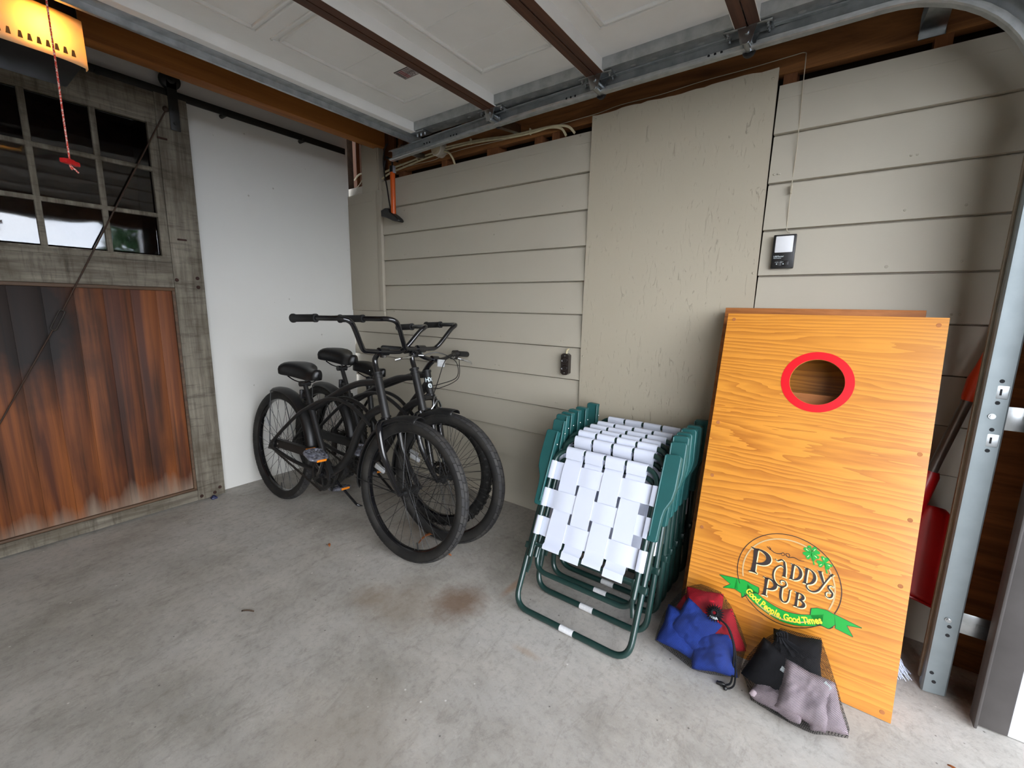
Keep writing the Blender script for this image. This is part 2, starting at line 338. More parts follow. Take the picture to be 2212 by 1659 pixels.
def netting(name, cover, sc):
    q = M(name, '#0e0e10', .7, spec=.3); mk = []
    for d in ((1, .3, 1), (-1, .3, 1)):
        a = q.n('ShaderNodeVectorMath'); a.operation = 'DOT_PRODUCT'; q.l(q.vec(), a.inputs[0]); a.inputs[1].default_value = tuple(x*sc for x in d)
        b = q.n('ShaderNodeMath'); b.operation = 'FRACT'; q.l(a.outputs['Value'], b.inputs[0])
        c = q.n('ShaderNodeMath'); c.operation = 'LESS_THAN'; q.l(b.outputs[0], c.inputs[0]); c.inputs[1].default_value = cover; mk.append(c.outputs[0])
    mx = q.n('ShaderNodeMath'); mx.operation = 'MAXIMUM'; q.l(mk[0], mx.inputs[0]); q.l(mk[1], mx.inputs[1]); q.l(mx.outputs[0], q.p.inputs['Alpha']); return q.m
NET = netting('black_net', .22, 260.); NET2 = netting('dense_black_net', .24, 230.)
GLASS = M('old_window_glass', '#ffffff', .03); GLASS.p.inputs['Transmission Weight'].default_value = 1.; GLASS.p.inputs['IOR'].default_value = 1.5
GLASS.bump(GLASS.noise(4, sc=(1, 1, 2.2), det=1), .06, .010); GLASS = GLASS.m
LENS = M('frosted_lamp_lens', '#f4ead0', .5, spec=.3); _tr = LENS.n('ShaderNodeBsdfTranslucent'); _tr.inputs['Color'].default_value = lin('#ffe6b8')
_mx = LENS.n('ShaderNodeMixShader'); _mx.inputs[0].default_value = .62; LENS.l(LENS.p.outputs[0], _mx.inputs[1]); LENS.l(_tr.outputs[0], _mx.inputs[2]); LENS.l(_mx.outputs[0], LENS.t.nodes['Material Output'].inputs['Surface']); LENS.mix(LENS.noise(20), '#e6c98a', .2); LENS = LENS.m
BULB = M('bulb_glow', '#fff0c0', .4); BULB.p.inputs['Emission Color'].default_value = lin('#ffbf66'); BULB.p.inputs['Emission Strength'].default_value = 110.; BULB = BULB.m
LEAFBROWN = simple('dried_leaf', '#9b5a2c', .7, 0., '#6e3b18', .5, 40); DEBRIS = simple('floor_debris', '#4a3a2c', .9, 0., '#2b2119', .5, 30)
FOLIAGE = simple('tree_foliage', '#2f5a30', .7, 0., '#16351a', .6, 3); BARK = simple('tree_bark', '#4a3b2c', .9, 0., '#2c2219', .5, 8)
BRISTLE = simple('pale_bristles', '#c9cfe0', .5, 0., '#9aa2bb', .4, 60)

# ================================================================ ROOM SHELL
# x runs from the back wall (x=0) to the garage opening (x=3.5); the side wall is y=0, the room is y<0
mb = MB().box((-.12, -3.7, -.15), (3.62, .12, 0)); struct('floor', mb, CONC)
mb = MB().box((3.62, -14, -.17), (24, 14, -.012)); struct('ground', mb, DRIVE)

def siding(mb, x0, x1, lows, top):
    edges = [top]+lows+[0.0]
    for i in range(len(edges)-1):
        zt, zb = edges[i], edges[i+1]
        t = .006 if i == 0 else .022
        a = [(-.001, zt), (-.0195, zb), (-.014, zb-.0015), (.012, zb), (.012, zt)] if i == 0 else [(.009, zt+t), (.009, zt-.0045), (-.003, zt-.007), (-.0195, zb), (-.014, zb-.0015), (.016, zb), (.016, zt+t)]
        mb.prism(a, x1-x0, 'x', x0)
    # the shallow milled line near the top of the highest board
    mb.box((x0, -.0082, top-.052), (x1, -.0035, top-.0492))
    return mb
LOWL = [1.862, 1.685, 1.510, 1.337, 1.167, .993, .820, .647, .478, .304, .129]
LOWR = [1.871, 1.693, 1.517, 1.341, 1.168, .995, .821, .647, .475, .302, .128]
mb = siding(MB(), -.09, 1.992, LOWL, 2.048)
for k in range(46):   # painted-over nail heads
    z = random.choice(LOWL)+.03; x = random.choice((.62, 1.02, 1.43, 1.86))+random.uniform(-.02, .02)
    mb.ball((x, -.0175, z), .004, 8, 4, (1, .5, 1))
wr = struct('wall_right', mb, SIDING)
mb = siding(MB(), 2.768, 3.53, LOWR, 2.047)
for k in range(22):
    z = random.choice(LOWR)+.03; x = random.choice((2.80, 3.18, 3.36))+random.uniform(-.02, .02)
    mb.ball((x, -.0175, z), .004, 8, 4, (1, .5, 1))
struct('wall_right_front', mb, SIDING)
# plywood cover panel between the two runs of siding, ragged top edge, nails
pts = [(1.990, 0.0), (2.760, 0.0), (2.765, .9), (2.762, 2.104)]
n = 26
for i in range(1, n): pts.append((2.762-(2.762-1.992)*i/n, 2.104+random.uniform(-.004, .004)))
pts += [(1.992, 2.105), (1.986, 1.0)]
mb = MB().prism(pts, .014, 'y', -.0235)
for x, z in ((2.01, 2.085), (2.37, 2.088), (2.745, 2.07), (2.01, 1.5), (2.75, 1.35), (2.0, .95)): mb.ball((x, -.024, z), .005, 8, 4, (1, .5, 1))
struct('trim_1', mb, PLYPAINT)
# dark sheathing behind the framing, studs and the header timber over the siding
mb = MB().box((-.3, .13, 0), (3.6, .16, 2.9)).box((-.16, -.02, 0), (-.12, .16, 2.9)); struct('wall_right_sheathing', mb, DARKWOOD)
mb = MB().box((.42, .016, 2.092), (3.55, .058, 2.205)); struct('trim_2', mb, ROUGHTIMBER)
for i, x in enumerate((.10, .52, .93, 1.34, 1.74, 2.20, 2.62, 2.775, 3.20)):
    mb = MB().box((x, .024 if x > .4 else .014, 2.0), (x+.045, .10, 2.78)); struct('trim_stud', mb, STUDWOOD)
for x in (.62, 1.10, 1.50, 2.46, 2.90, 3.33): struct('trim_block', MB().box((x, .02, 2.205), (x+.05, .09, 2.42), .002), STUDWOOD)
for x in (1.30, 1.63): struct('trim_block', MB().box((x, .022, 2.03), (x+.05, .09, 2.094), .002), STUDWOOD)
# corner chase: cover board with thin ledge, boxed post above it
mb = MB().box((.004, -.034, 1.152), (.387, -.012, 1.984), .002).box((.004, -.030, 1.098), (.387, -.012, 1.150), .002)
mb.box((.004, -.0355, 1.918), (.30, -.0335, 1.922)).box((.015, -.0355, 1.585), (.33, -.0335, 1.588)).box((.34, -.036, 1.152), (.387, -.0335, 1.984), .001)
struct('trim_3', mb, TRIMPAINT)
mb = MB().box((.178, -.030, 1.984), (.352, .02, 2.31), .003).box((.352, -.024, 1.984), (.366, .02, 2.30), .002)
struct('trim_4', mb, TRIMPAINT)
mb = MB().box((.01, .004, 1.984), (.178, .03, 2.03)); struct('trim_5', mb, TRIMPAINT)
struct('trim_backing', MB().box((.0, .07, 1.95), (.42, .09, 2.7)).box((.01, .02, 2.03), (.05, .07, 2.4)), STUDWOOD)
# back wall: white panel beside the sliding door, strip over the door, dark shed behind the doorway
mb = MB().box((-.03, -1.16, 0.003), (0, -.021, 2.75)).box((-.03, -2.26, 2.24), (0, -1.16, 2.75)).box((-.03, -3.7, 0.003), (0, -2.26, 2.75))
for y, z in ((-.05, 2.2), (-.05, 1.6), (-.06, .9), (-.9, 2.15), (-.62, 1.2), (-.35, 2.1)): mb.ball((0.0, y, z), .004, 8, 4, (.5, 1, 1))
struct('wall_back', mb, WHITEPANEL)
mb = MB().box((-1.5, -2.5, 0), (-1.46, -.9, 2.5)).box((-1.5, -2.54, 0), (-.03, -2.5, 2.5)).box((-1.5, -.9, 0), (-.03, -.86, 2.5)).box((-1.5, -2.54, 2.5), (-.03, -.86, 2.54)).box((-1.5, -2.54, -.04), (-.03, -.86, 0))
struct('wall_shed', mb, DARKWOOD)
mb = MB().box((-.03, -3.75, 0), (3.6, -3.7, 2.8)); struct('wall_left', mb, SIDING)
mb = MB().box((-.2, -3.75, 2.8), (3.7, .2, 2.86))
for x in (.9, 1.5, 2.1, 2.7, 3.3): mb.box((x, -3.7, 2.62), (x+.045, .12, 2.8))
struct('ceiling', mb, DARKWOOD)
# front wall round the opening
mb = MB().box((3.58, -.33, 0), (3.66, .16, 2.8)).box((3.58, -3.75, 0), (3.66, -3.30, 2.8)).box((3.58, -3.30, 2.025), (3.66, -.33, 2.8))
struct('wall_front', mb, ROUGHTIMBER)
struct('trim_6', MB().box((3.545, -.318, 0.01), (3.58, -.245, 2.025), .003), STUDWOOD)
struct('trim_7', MB().box((3.50, -.10, 0), (3.575, -.012, 2.78), .003), ROUGHTIMBER)
mb = MB().box((3.515, -.372, .004), (3.582, -.335, 2.025), .004).box((3.508, -.392, .004), (3.516, -.340, 2.025), .003); struct('trim_8', mb, CHARCOAL)
struct('trim_9', MB().box((3.582, -.366, .002), (3.72, -.335, 2.025), .003), WHITEJAMB)
struct('trim_10', MB().box((3.582, -3.30, .002), (3.72, -3.27, 2.025), .003).box((3.582, -3.30, 1.995), (3.72, -.335, 2.025), .003), WHITEJAMB)
# amber beam across the room
mb = MB().box((.315, -3.70, 2.262), (.40, .010, 2.50), .004); struct('trim_11', mb, BEAM)

# ================================================================ SLIDING BARN DOOR (door_1)
D1 = link(bpy.data.objects.new('door_1', None)); D1.location = (.02, -1.65, .004); D1['kind'] = 'structure'
D1['label'] = 'weathered plank sliding barn door with nine-pane window hung from black rail'; D1['category'] = 'door'
def W1(mb): mb.T = Matrix.Translation((-.02, 1.65, -.004)); return mb
YR, YL = -1.042, -2.25
for a, b in ((YR, -1.187), (YL+.145, YL)):
    mb = W1(MB()).box((.022, a, .006), (.062, b, 2.262), .003); mb.build('stile', WEATHER_V, D1)
W1(mb := MB()).box((.024, -1.187, .008), (.060, YL+.145, .072), .003); mb.build('bottom_rail', WEATHER_H, D1)
W1(mb := MB()).box((.024, -1.187, 1.268), (.060, YL+.145, 1.402), .003).box((.024, -1.187, 1.402), (.056, YL+.145, 1.428), .003); mb.build('middle_rail', WEATHER_H, D1)
W1(mb := MB()).box((.024, -1.187, 2.125), (.060, YL+.145, 2.258), .003).box((.026, -1.187, 2.105), (.056, YL+.145, 2.126), .003); mb.build('top_rail', WEATHER_H, D1)
W1(mb := MB())
for a, b in ((-1.187, -1.200), (YL+.158, YL+.145)): mb.prism([(.028, 0), (.058, 0), (.028, 1)] if 0 else [(a, .072), (b, .072), (b, 1.268), (a, 1.268)], .018, 'x', .036)
mb.box((.036, -1.187, 1.250), (.058, YL+.145, 1.268), .004).box((.036, -1.187, .072), (.056, YL+.145, .086), .004); mb.build('panel_molding', wood('molding_wood', '#5d4632', '#3e2d20', 'y', 5, 10), D1)
# tongue and groove boards
W1(mb := MB()); y = -1.196; k = 0
while y > YL+.15:
    w = .108 if k else .075
    mb.box((.026, y-w+.0004, .07), (.040, y, 1.262), .0005); y -= w; k += 1
mb.build('plank_panel', STAINED, D1)
# sash bars and panes
cols = [-1.192, -1.222, -1.437, -1.668, -1.899, YL+.145]
W1(mb := MB()).box((.028, -1.187, 1.428), (.056, -1.2265, 2.106), .003)
for y in (-1.437, -1.668, -1.899): mb.box((.030, y-.012, 1.428), (.054, y+.012, 2.106), .005)
for z in (1.645, 1.876): mb.box((.030, -1.22, z-.011), (.055, YL+.145, z+.011), .005)
mb.box((.026, -1.187, 1.424), (.054, YL+.145, 1.436), .002); mb.build('sash_bars', WEATHER_V, D1)
ys = [-1.2265, -1.437, -1.668, -1.899, YL+.145]; zs = [1.434, 1.645, 1.876, 2.106]
for i in range(4):
    for j in range(3):
        g = W1(MB()).box((.040, ys[i]-.010, zs[j]+.009), (.0432, ys[i+1]+.010, zs[j+1]-.009)); g.build('window_pane', GLASS, D1, 0)
# hanger strap with wheel on the rail
W1(mb := MB()).box((.064, -1.128, 2.095), (.071, -1.083, 2.345), .002)
for z in (2.13, 2.2): mb.cyl((.071, -1.106, z), (.078, -1.106, z), .009)
st = mb.build('hanger_strap', BLACKSTEEL, D1)
W1(mb := MB()).lathe([(.006, .040), (.040, .040), (.046, .036), (.036, .050), (.046, .064), (.040, .067), (.006, .074)], (0, -1.106, 2.345), 'x', 28).box((.064, -1.128, 2.30), (.071, -1.083, 2.36), .002); mb.build('roller_wheel', BLACKSTEEL, st)
# brace rod with turnbuckle
rod = [(.071, -1.150, 2.17), (.071, -1.60, 1.245)]; d = (V(rod[1])-V(rod[0]))
W1(mb := MB()).cyl((.066, -1.142, 2.185), (.069, -1.645, 1.14), .0034, 10).cyl((.069, -1.688, 1.050), (.066, -2.10, .255), .0032, 10).ball((.064, -1.142, 2.19), .014)
rd = mb.build('brace_rod', simple('rusty_rod', '#3a2e26', .7, .4, '#5a3a22', .5, 40), D1)
a, b = V((.070, -1.645, 1.14)), V((.070, -1.688, 1.050)); u = (b-a).normalized(); w = V((0, -u.z, u.y))*.010
W1(mb := MB()).tube(fillet([a+w, b+w, b-w, a-w], .009, 4, True), .0034, 8, True); mb.build('turnbuckle', simple('turnbuckle_steel', '#3f3a35', .55, .6, '#261f1a', .5, 40), rd)
# bolts and staples
for y, z in ((-1.075, 1.325), (-1.075, 1.275), (-1.175, 1.31), (-1.07, .055), (-1.10, .03), (-1.17, .03)):
    W1(mb := MB()).ball((.063, y, z), .010, 10, 6, (.5, 1, 1)); mb.build('rusty_bolt', simple('rust', '#3b2219', .8, .3, '#1d130e', .5, 60) if 'rust' not in bpy.data.materials else bpy.data.materials['rust'], D1)
for y, z in ((-1.13, 1.53), (-1.17, 2.04)):
    W1(mb := MB()).box((.058, y-.022, z-.005), (.068, y+.022, z+.005), .003); mb.build('rusty_staple', bpy.data.materials['rust'], D1)
# rail
RL = thing('door_rail', 'black flat steel sliding rail above barn door along the back wall', 'rail', (.05, -1.1, 2.278))
mb = MB().box((-.004, -2.5, -.020), (.004, 1.028, .020), .002); mb.build('track_bar', BLACKSTEEL, RL)
for y in (-2.1, -1.2, -.3, .25, .72):
    mb = MB().cyl((-.048, y, -.014), (.010, y, -.014), .012).cyl((.008, y, -.014), (.014, y, -.014), .009); mb.build('standoff_bolt', BLACKSTEEL, RL)
g = thing('floor_guide', 'small dark blue plastic guide wedged under the corner of barn door', 'door guide', (.085, -1.115, 0))
mb = MB().box((-.015, -.016, 0), (.015, .016, .012), .004).cyl((0, 0, .012), (0, 0, .020), .009); mb.build('guide_body', simple('navy_plastic', '#20264a', .4, 0., '#141830', .4, 30), g)

# ================================================================ OVERHEAD GARAGE DOOR (door_2), rolled open
ZD = 2.152; YA, YB = -.205, -3.28
XS = [.985, 1.555, 2.118, 2.685, 3.25]
D2 = link(bpy.data.objects.new('door_2', None)); D2.location = (1.0, YA, ZD); D2['kind'] = 'structure'
D2['label'] = 'white panelled sectional garage door rolled open overhead'; D2['category'] = 'garage door'
INV2 = Matrix.Translation((-1.0, -YA, -ZD))
for i in range(4):
    x0, x1 = XS[i], XS[i+1]; mb = MB(); mb.T = INV2
    zt = ZD+.048
    mb.mat(0).box((x0+.002, YB, zt), (x1-.002, YA, zt+.004))
    # return rails along both long edges: white sides, brown lower lips
    for s, xe in ((1, x0+.002), (-1, x1-.002)):
        xi = xe+s*.036
        mb.mat(0).box((xi-s*.003, YB, ZD+.003), (xi, YA, zt)); mb.mat(1 if not (i == 0 and s == 1) else 0).box((xe, YB, ZD), (xi, YA, ZD+.003))
        mb.mat(0).box((xi-s*.001, YB, ZD+.0005), (xi+s*.002, YA, ZD+.008))
    # embossed raised-panel frames
    for k in range(4):
        ya = YA-.255-k*.71; yb = ya-.66
        xa, xb = x0+(.17 if i == 0 else .11), x1-.062
        for q, hh in ((0, .006), (.022, .010)):
            for (ax, ay, bx, by) in ((xa+q, ya-q, xb-q, ya-q-.008), (xa+q, yb+q, xb-q, yb+q+.008), (xa+q, ya-q, xa+q+.008, yb+q), (xb-q-.008, ya-q, xb-q, yb+q)):
                mb.mat(0).box((ax, ay, zt-hh), (bx, by, zt+.001), .002)
        for q in (.19, .36):
            mb.box((xa+.024, ya-q*1, zt-.0018), (xb-.024, ya-q-.004, zt+.001))
    s = mb.build('door_section', [WHITESTEEL, BROWNSTEEL], D2)
    mb = MB(); mb.T = INV2   # galvanized end stile with dimples
    mb.box((x0+.004, YA-.075, ZD+.004), (x1-.004, YA+.002, ZD+.008)).box((x0+.004, YA-.078, ZD+.004), (x1-.004, YA-.075, zt)).box((x0+.004, YA-.001, ZD+.004), (x1-.004, YA+.002, zt))
    e = mb.build('end_stile', GALV, s)
    mb = MB(); mb.T = INV2
    for k in range(6): mb.ball((x0+.07+k*(x1-x0-.14)/5, YA-.036, ZD+.0045), .011, 12, 4, (1.2, .8, .18))
    mb.build('weld_spots', simple('weld_spot', '#c9cccb', .5, .8, '#a6aaaa', .3, 40) if 'weld_spot' not in bpy.data.materials else bpy.data.materials['weld_spot'], e)
# hinges and rollers at each joint
for x in XS[1:4]:
    mb = MB(); mb.T = INV2; y = YA-.036
    mb.box((x-.075, y-.030, ZD-.003), (x-.004, y+.030, ZD+.002), .001).box((x+.004, y-.030, ZD-.003), (x+.075, y+.030, ZD+.002), .001)
    mb.prism([(x-.03, ZD-.003), (x+.03, ZD-.003), (x+.016, ZD-.055), (x-.016, ZD-.055)], .003, 'y', y-.030).prism([(x-.03, ZD-.003), (x+.03, ZD-.003), (x+.016, ZD-.055), (x-.016, ZD-.055)], .003, 'y', y+.027)
    mb.cyl((x, y-.036, ZD-.018), (x, y+.036, ZD-.018), .008, 12).cyl((x, y-.034, ZD-.046), (x, y+.034, ZD-.046), .011, 12)
    for q in (-.062, .062):
        for yy in (-.016, .016): mb.cyl((x+q, y+yy, ZD-.010), (x+q, y+yy, ZD), .007, 6).cyl((x+q, y+yy, ZD-.018), (x+q, y+yy, ZD), .004, 8)
    h = mb.build('hinge', ZINC, D2)
    mb = MB(); mb.T = INV2
    mb.cyl((x, y+.03, ZD-.046), (x, YA-.004, ZD-.046), .005, 8); mb.build('roller_stem', ZINC, h)
    mb = MB(); mb.T = INV2; mb.lathe([(.004, 0), (.020, 0), (.022, .003), (.022, .011), (.020, .014), (.004, .014)], (x, YA+.001, ZD-.046), 'y', 20); mb.build('roller', BLACKPLAST, h)
for yy in (-1.76,):
    for x in XS[1:4]:
        mb = MB(); mb.T = INV2; mb.box((x-.055, yy-.03, ZD-.003), (x+.055, yy+.03, ZD+.001), .001).cyl((x, yy-.03, ZD-.008), (x, yy+.03, ZD-.008), .007); mb.build('hinge', ZINC, D2)
# galvanized strut along the top edge and top roller bracket
mb = MB(); mb.T = INV2
mb.box((.940, YB, ZD-.002), (.984, YA+.018, ZD+.002)).box((.938, YB, ZD-.024), (.941, YA+.018, ZD+.002)).box((.926, YB, ZD-.026), (.941, YA+.018, ZD-.023)).box((.981, YB, ZD), (.985, YA, ZD+.05))
mb.build('strut', GALV, D2)
mb = MB(); mb.T = INV2
mb.box((.99, YA-.07, ZD-.004), (1.09, YA-.005, ZD+.002), .001)
for x in (1.01, 1.04, 1.07): mb.cyl((x, YA-.04, ZD-.016), (x, YA-.04, ZD), .006, 6)
mb.build('top_bracket', ZINC, D2)
# warning sticker on the first section beside the joint
def text_obj(name, s, mat, parent, size, mat4, ext=.0004, off=0.0, al='CENTER', shear=0.):
    cu = bpy.data.curves.new(name, 'FONT'); cu.body = s; cu.size = size; cu.extrude = ext; cu.offset = off; cu.align_x = al; cu.align_y = 'CENTER'; cu.shear = shear; cu.resolution_u = 4
    t = link(bpy.data.objects.new(name, cu)); dg = bpy.context.evaluated_depsgraph_get()
    me = bpy.data.meshes.new_from_object(t.evaluated_get(dg)); bpy.data.objects.remove(t); bpy.data.curves.remove(cu)
    me.transform(mat4); me.materials.clear(); me.materials.append(mat)
    o = link(bpy.data.objects.new(name, me)); o.parent = parent; return o
mb = MB(); mb.T = INV2; zt = ZD+.048
mb.mat(0).box((1.352, -.686, zt-.0018), (1.462, -.620, zt+.001))
mb.mat(1)
for a, b in (((1.352, -.686), (1.462, -.684)), ((1.352, -.622), (1.462, -.620)), ((1.352, -.686), (1.354, -.620)), ((1.460, -.686), (1.462, -.620))): mb.box((a[0], a[1], zt-.0023), (b[0], b[1], zt))
for k in range(2): mb.box((1.358+k*.007, -.680, zt-.0023), (1.362+k*.007, -.626, zt))
mb.mat(2).box((1.374, -.682, zt-.0023), (1.378, -.624, zt)).box((1.392, -.682, zt-.0023), (1.396, -.624, zt))
for k in range(9): mb.box((1.379, -.679+k*.0062, zt-.0023), (1.391, -.676+k*.0062, zt))
mb.mat(1)
for k in range(7):
    y = -.680
    while y < -.632: w = random.uniform(.006, .016); mb.box((1.402+k*.0078, y, zt-.0023), (1.405+k*.0078, min(-.625, y+w), zt)); y += w+.003
mb.build('warning_label', [LABELWHITE, LABELINK, LABELRED], D2)

# ---------------------------------------------------------------- roller track
TK = thing('garage_door_track', 'galvanized steel roller track curving from overhead down beside the opening', 'door track', (3.43, -.22, 0))
TI = Matrix.Translation((-3.43, .22, 0))
def track_path(zo=0.0):
    # centre line in x,z : from the far end towards the opening, arc, then down to the floor
    p = [(.735, 2.092), (1.2, 2.109), (1.7, 2.122), (2.2, 2.128), (2.72, 2.130), (2.9, 2.129)]
    c = (3.05, 1.745); r = .383
    for k in range(0, 15): a = pi/2*(1-k/14); p.append((c[0]+r*cos(a), c[1]+r*sin(a)))
    return p
def channel(mb, path, y0=-.200, hw=.029, lip=.017, lipw=.006):
    # C-section: web against y0, two flanges towards -y with a curled lip
    sec = [(y0, -hw), (y0-.024, -hw), (y0-.030, -hw+.003), (y0-.031, -hw+.009), (y0-.0285, -hw+.009), (y0-.024, -hw+.0035), (y0-.0025, -hw+.0025), (y0-.0025, -.006), (y0-.005, 0), (y0-.0025, .006),
           (y0-.0025, hw-.0025), (y0-.024, hw-.0035), (y0-.0285, hw-.009), (y0-.031, hw-.009), (y0-.030, hw-.003), (y0-.024, hw), (y0, hw)]
    n = len(path); vs = []; fs = []; m = len(sec)
    for i in range(n):
        a = V(path[max(0, i-1)]); b = V(path[min(n-1, i+1)]); t = (b-a).normalized(); nn = V((-t.y, t.x))
        for y, s in sec: q = V(path[i])+nn*s; vs.append((q.x, y, q.y))
    for i in range(n-1):
        for k in range(m): l = (k+1) % m; fs.append((i*m+k, i*m+l, (i+1)*m+l, (i+1)*m+k))
    fs += [list(range(m))[::-1], [(n-1)*m+k for k in range(m)]]
    mb.add(vs, fs)
mb = MB(); mb.T = TI; pp = track_path(); channel(mb, pp[:7]); h = mb.build('horizontal_rail', GALV, TK, 25)
mb = MB(); mb.T = TI
for x in (1.02, 1.23, 1.95, 2.55):
    for k in range(3): mb.cyl((x+k*.022, -.2035, 2.112 if x < 1.5 else 2.126), (x+k*.022, -.2055, 2.112 if x < 1.5 else 2.126), .0045, 8)
mb.build('punched_slots', simple('slot_shadow', '#15171a', .8), h)
mb = MB(); mb.T = TI; channel(mb, pp[6:]); mb.build('curved_rail', GALV, TK, 25)
# vertical rail stands a little forward, its web towards the wall; face with knock-outs towards the room
mb = MB(); mb.T = TI
sec = [(3.412, -.306), (3.414, -.312), (3.420, -.314), (3.466, -.302), (3.4725, -.298), (3.4735, -.292), (3.471, -.284), (3.4745, -.284), (3.478, -.292), (3.4765, -.300), (3.468, -.306), (3.420, -.318), (3.412, -.315), (3.4085, -.307), (3.409, -.298), (3.4125, -.298)]
SECV = [(3.404, -.268), (3.404, -.300), (3.408, -.306), (3.415, -.306), (3.460, -.296), (3.464, -.291), (3.466, -.262), (3.463, -.262), (3.461, -.288), (3.458, -.2925), (3.415, -.3025), (3.409, -.3025), (3.407, -.299), (3.407, -.268)]
# the rail as a shallow channel seen face on: face plate, tan outer lip, dark inner return
FX = lambda x: x
mb.prism(SECV, 1.76, 'z', .004); v = mb.build('vertical_rail', DULLGALV, TK, 25)
mb = MB(); mb.T = TI; mb.box((3.398, -.276, .03), (3.404, -.262, 1.70)).build('rail_lip', simple('tan_oxidised_edge', '#857866', .65, .4, '#655a4a', .5, 30), v)
def face(x, z, d=.0): # point on the face plate of the vertical rail
    t = (x-3.415)/.045; return V((x, -.306+.010*t-d, z))
mb = MB(); mb.T = TI
for z in (.985, .845, .22, .05):
    for q in ((.05, -.05) if z > .5 else (.025, -.005)):
        a = face(3.438 if z > .1 else 3.428-q*.3, z+q*(.62 if z > .5 else 1)); mb.cyl(a, a+V((0, -.0012, 0)), .0055, 10)
for z in (.985, .845): a = face(3.440, z); mb.box((a.x-.0022, a.y-.0025, a.z-.009), (a.x+.0022, a.y, a.z+.009))
mb.build('punched_holes', bpy.data.materials['slot_shadow'], v)
mb = MB(); mb.T = TI
for z in (.985, .845): a = face(3.440, z); mb = MB(); mb.T = TI; mb.box((a.x-.016, a.y-.0018, a.z-.019), (a.x+.016, a.y+.002, a.z+.019), .002).build('stamped_plate', GALV, v)
for z in (.915, .268):
    a = face(3.432, z); mb = MB(); mb.T = TI; mb.cyl(a, a+V((0, -.005, 0)), .008, 12).cyl(a+V((0, -.005, 0)), a+V((0, -.008, 0)), .005, 8); mb.build('track_bolt', ZINC, v)
    mb = MB(); mb.T = TI; mb.box((3.455, -.290, z-.038), (3.548, -.287, z+.030), .001).box((3.545, -.322, z-.038), (3.548, -.287, z+.030), .001)
    mb.cyl((3.505, -.2905, z), (3.505, -.2925, z), .006).box((3.494, -.2915, z-.006), (3.516, -.290, z+.006)); mb.build('jamb_bracket', ZINC, TK)
mb = MB(); mb.T = TI
mb.box((3.155, -.245, 2.158), (3.222, .010, 2.161)).box((3.155, .007, 2.088), (3.222, .0105, 2.161)).box((3.155, -.245, 2.125), (3.222, -.242, 2.161))
for x in (3.170, 3.205): mb.box((x, -.03, 2.118), (x+.006, .009, 2.150), .002)
mb.prism([(3.153, .008), (3.220, .008), (3.214, -.21), (3.162, -.21)], .003, 'z', 2.100).build('wall_bracket', ZINC, TK)
mb = MB(); mb.T = TI; mb.prism([(-.20, 2.10), (.012, 2.13), (.012, 2.17), (-.20, 2.15)], .03, 'x', 1.515).build('rear_bracket', ZINC, TK); mb = MB(); mb.T = TI; mb.box((.78, -.2, 2.12), (.81, .01, 2.15), .002).build('rear_bracket', ZINC, TK)

# ---------------------------------------------------------------- opener with lit lens, and its pull cord
OP = thing('garage_door_opener', 'overhead garage door opener with glowing amber lens, black housing', 'garage door opener', (.70, -1.76, 2.02))
OI = Matrix.Translation((-.70, 1.76, -2.02))
mb = MB(); mb.T = OI
mb.box((.42, -1.925, 2.035), (.795, -1.60, 2.20), .012).box((.50, -1.93, 2.012), (.785, -1.598, 2.04), .006).box((.80, -1.80, 2.165), (1.02, -1.70, 2.235), .004)
for y in (-1.62, -1.90): mb.box((.60, y-.012, 2.19), (.63, y+.012, 2.64), .001)
mb.build('housing', BLACKPLAST, OP)
# wrap-round lens: curved front, moulded louvres near its lower edge
vs = []; fs = []; N = 22; Hn = 8
def lens_pt(t, h, off=0.):
    y = -1.930+.336*t; e = abs(2*t-1); bul = (1-e**4)
    z = 1.998+.150*h; f = .800+.034*bul*(.55+.45*sin(pi*min(1, h*.9+.1)))-off-.004*(1-h)*(e**4)
    return (f, y+(.003*(1-h) if t > .5 else -.003*(1-h)), z)
for i in range(N+1):
    for j in range(Hn+1): vs.append(lens_pt(i/N, j/Hn))
for i in range(N):
    for j in range(Hn): a = i*(Hn+1)+j; fs.append((a, a+Hn+1, a+Hn+2, a+1))
mb = MB(); mb.T = OI; mb.add(vs, fs)
k0 = len(vs); 
for s in (0, N):   # side cheeks running back to the housing
    c = [vs[s*(Hn+1)+j] for j in range(Hn+1)]; b = [(.772, p[1], p[2]) for p in c]
    mb.add(c+b, [(j, j+1, Hn+2+j, Hn+1+j) for j in range(Hn)])
ln = mb.build('lens', LENS, OP, 60)
md = ln.modifiers.new('wall', 'SOLIDIFY'); md.thickness = .002
mb = MB(); mb.T = OI
for i in range(14):
    t = .08+i*.062; a = V(lens_pt(t, .13, -.003)); b = V(lens_pt(t, .26, -.003)); mb.prism([(a.y-.0055, a.z), (a.y+.0055, a.z), (b.y+.003, b.z), (b.y-.003, b.z)], .003, 'x', min(a.x, b.x)-.002)
mb.build('louver_slots', simple('louver_amber', '#8a5a14', .6, 0., '#5d3a0a', .4, 30), ln)
mb = MB(); mb.T = OI; mb.ball((.790, -1.700, 2.078), .024, 16, 10, (.8, 1, 1.1)); mb.build('bulb', BULB, OP)
mb = MB(); mb.T = OI; mb.box((.985, -1.735, 2.168), (3.5, -1.705, 2.198), .002).build('drive_rail', GALV, OP)

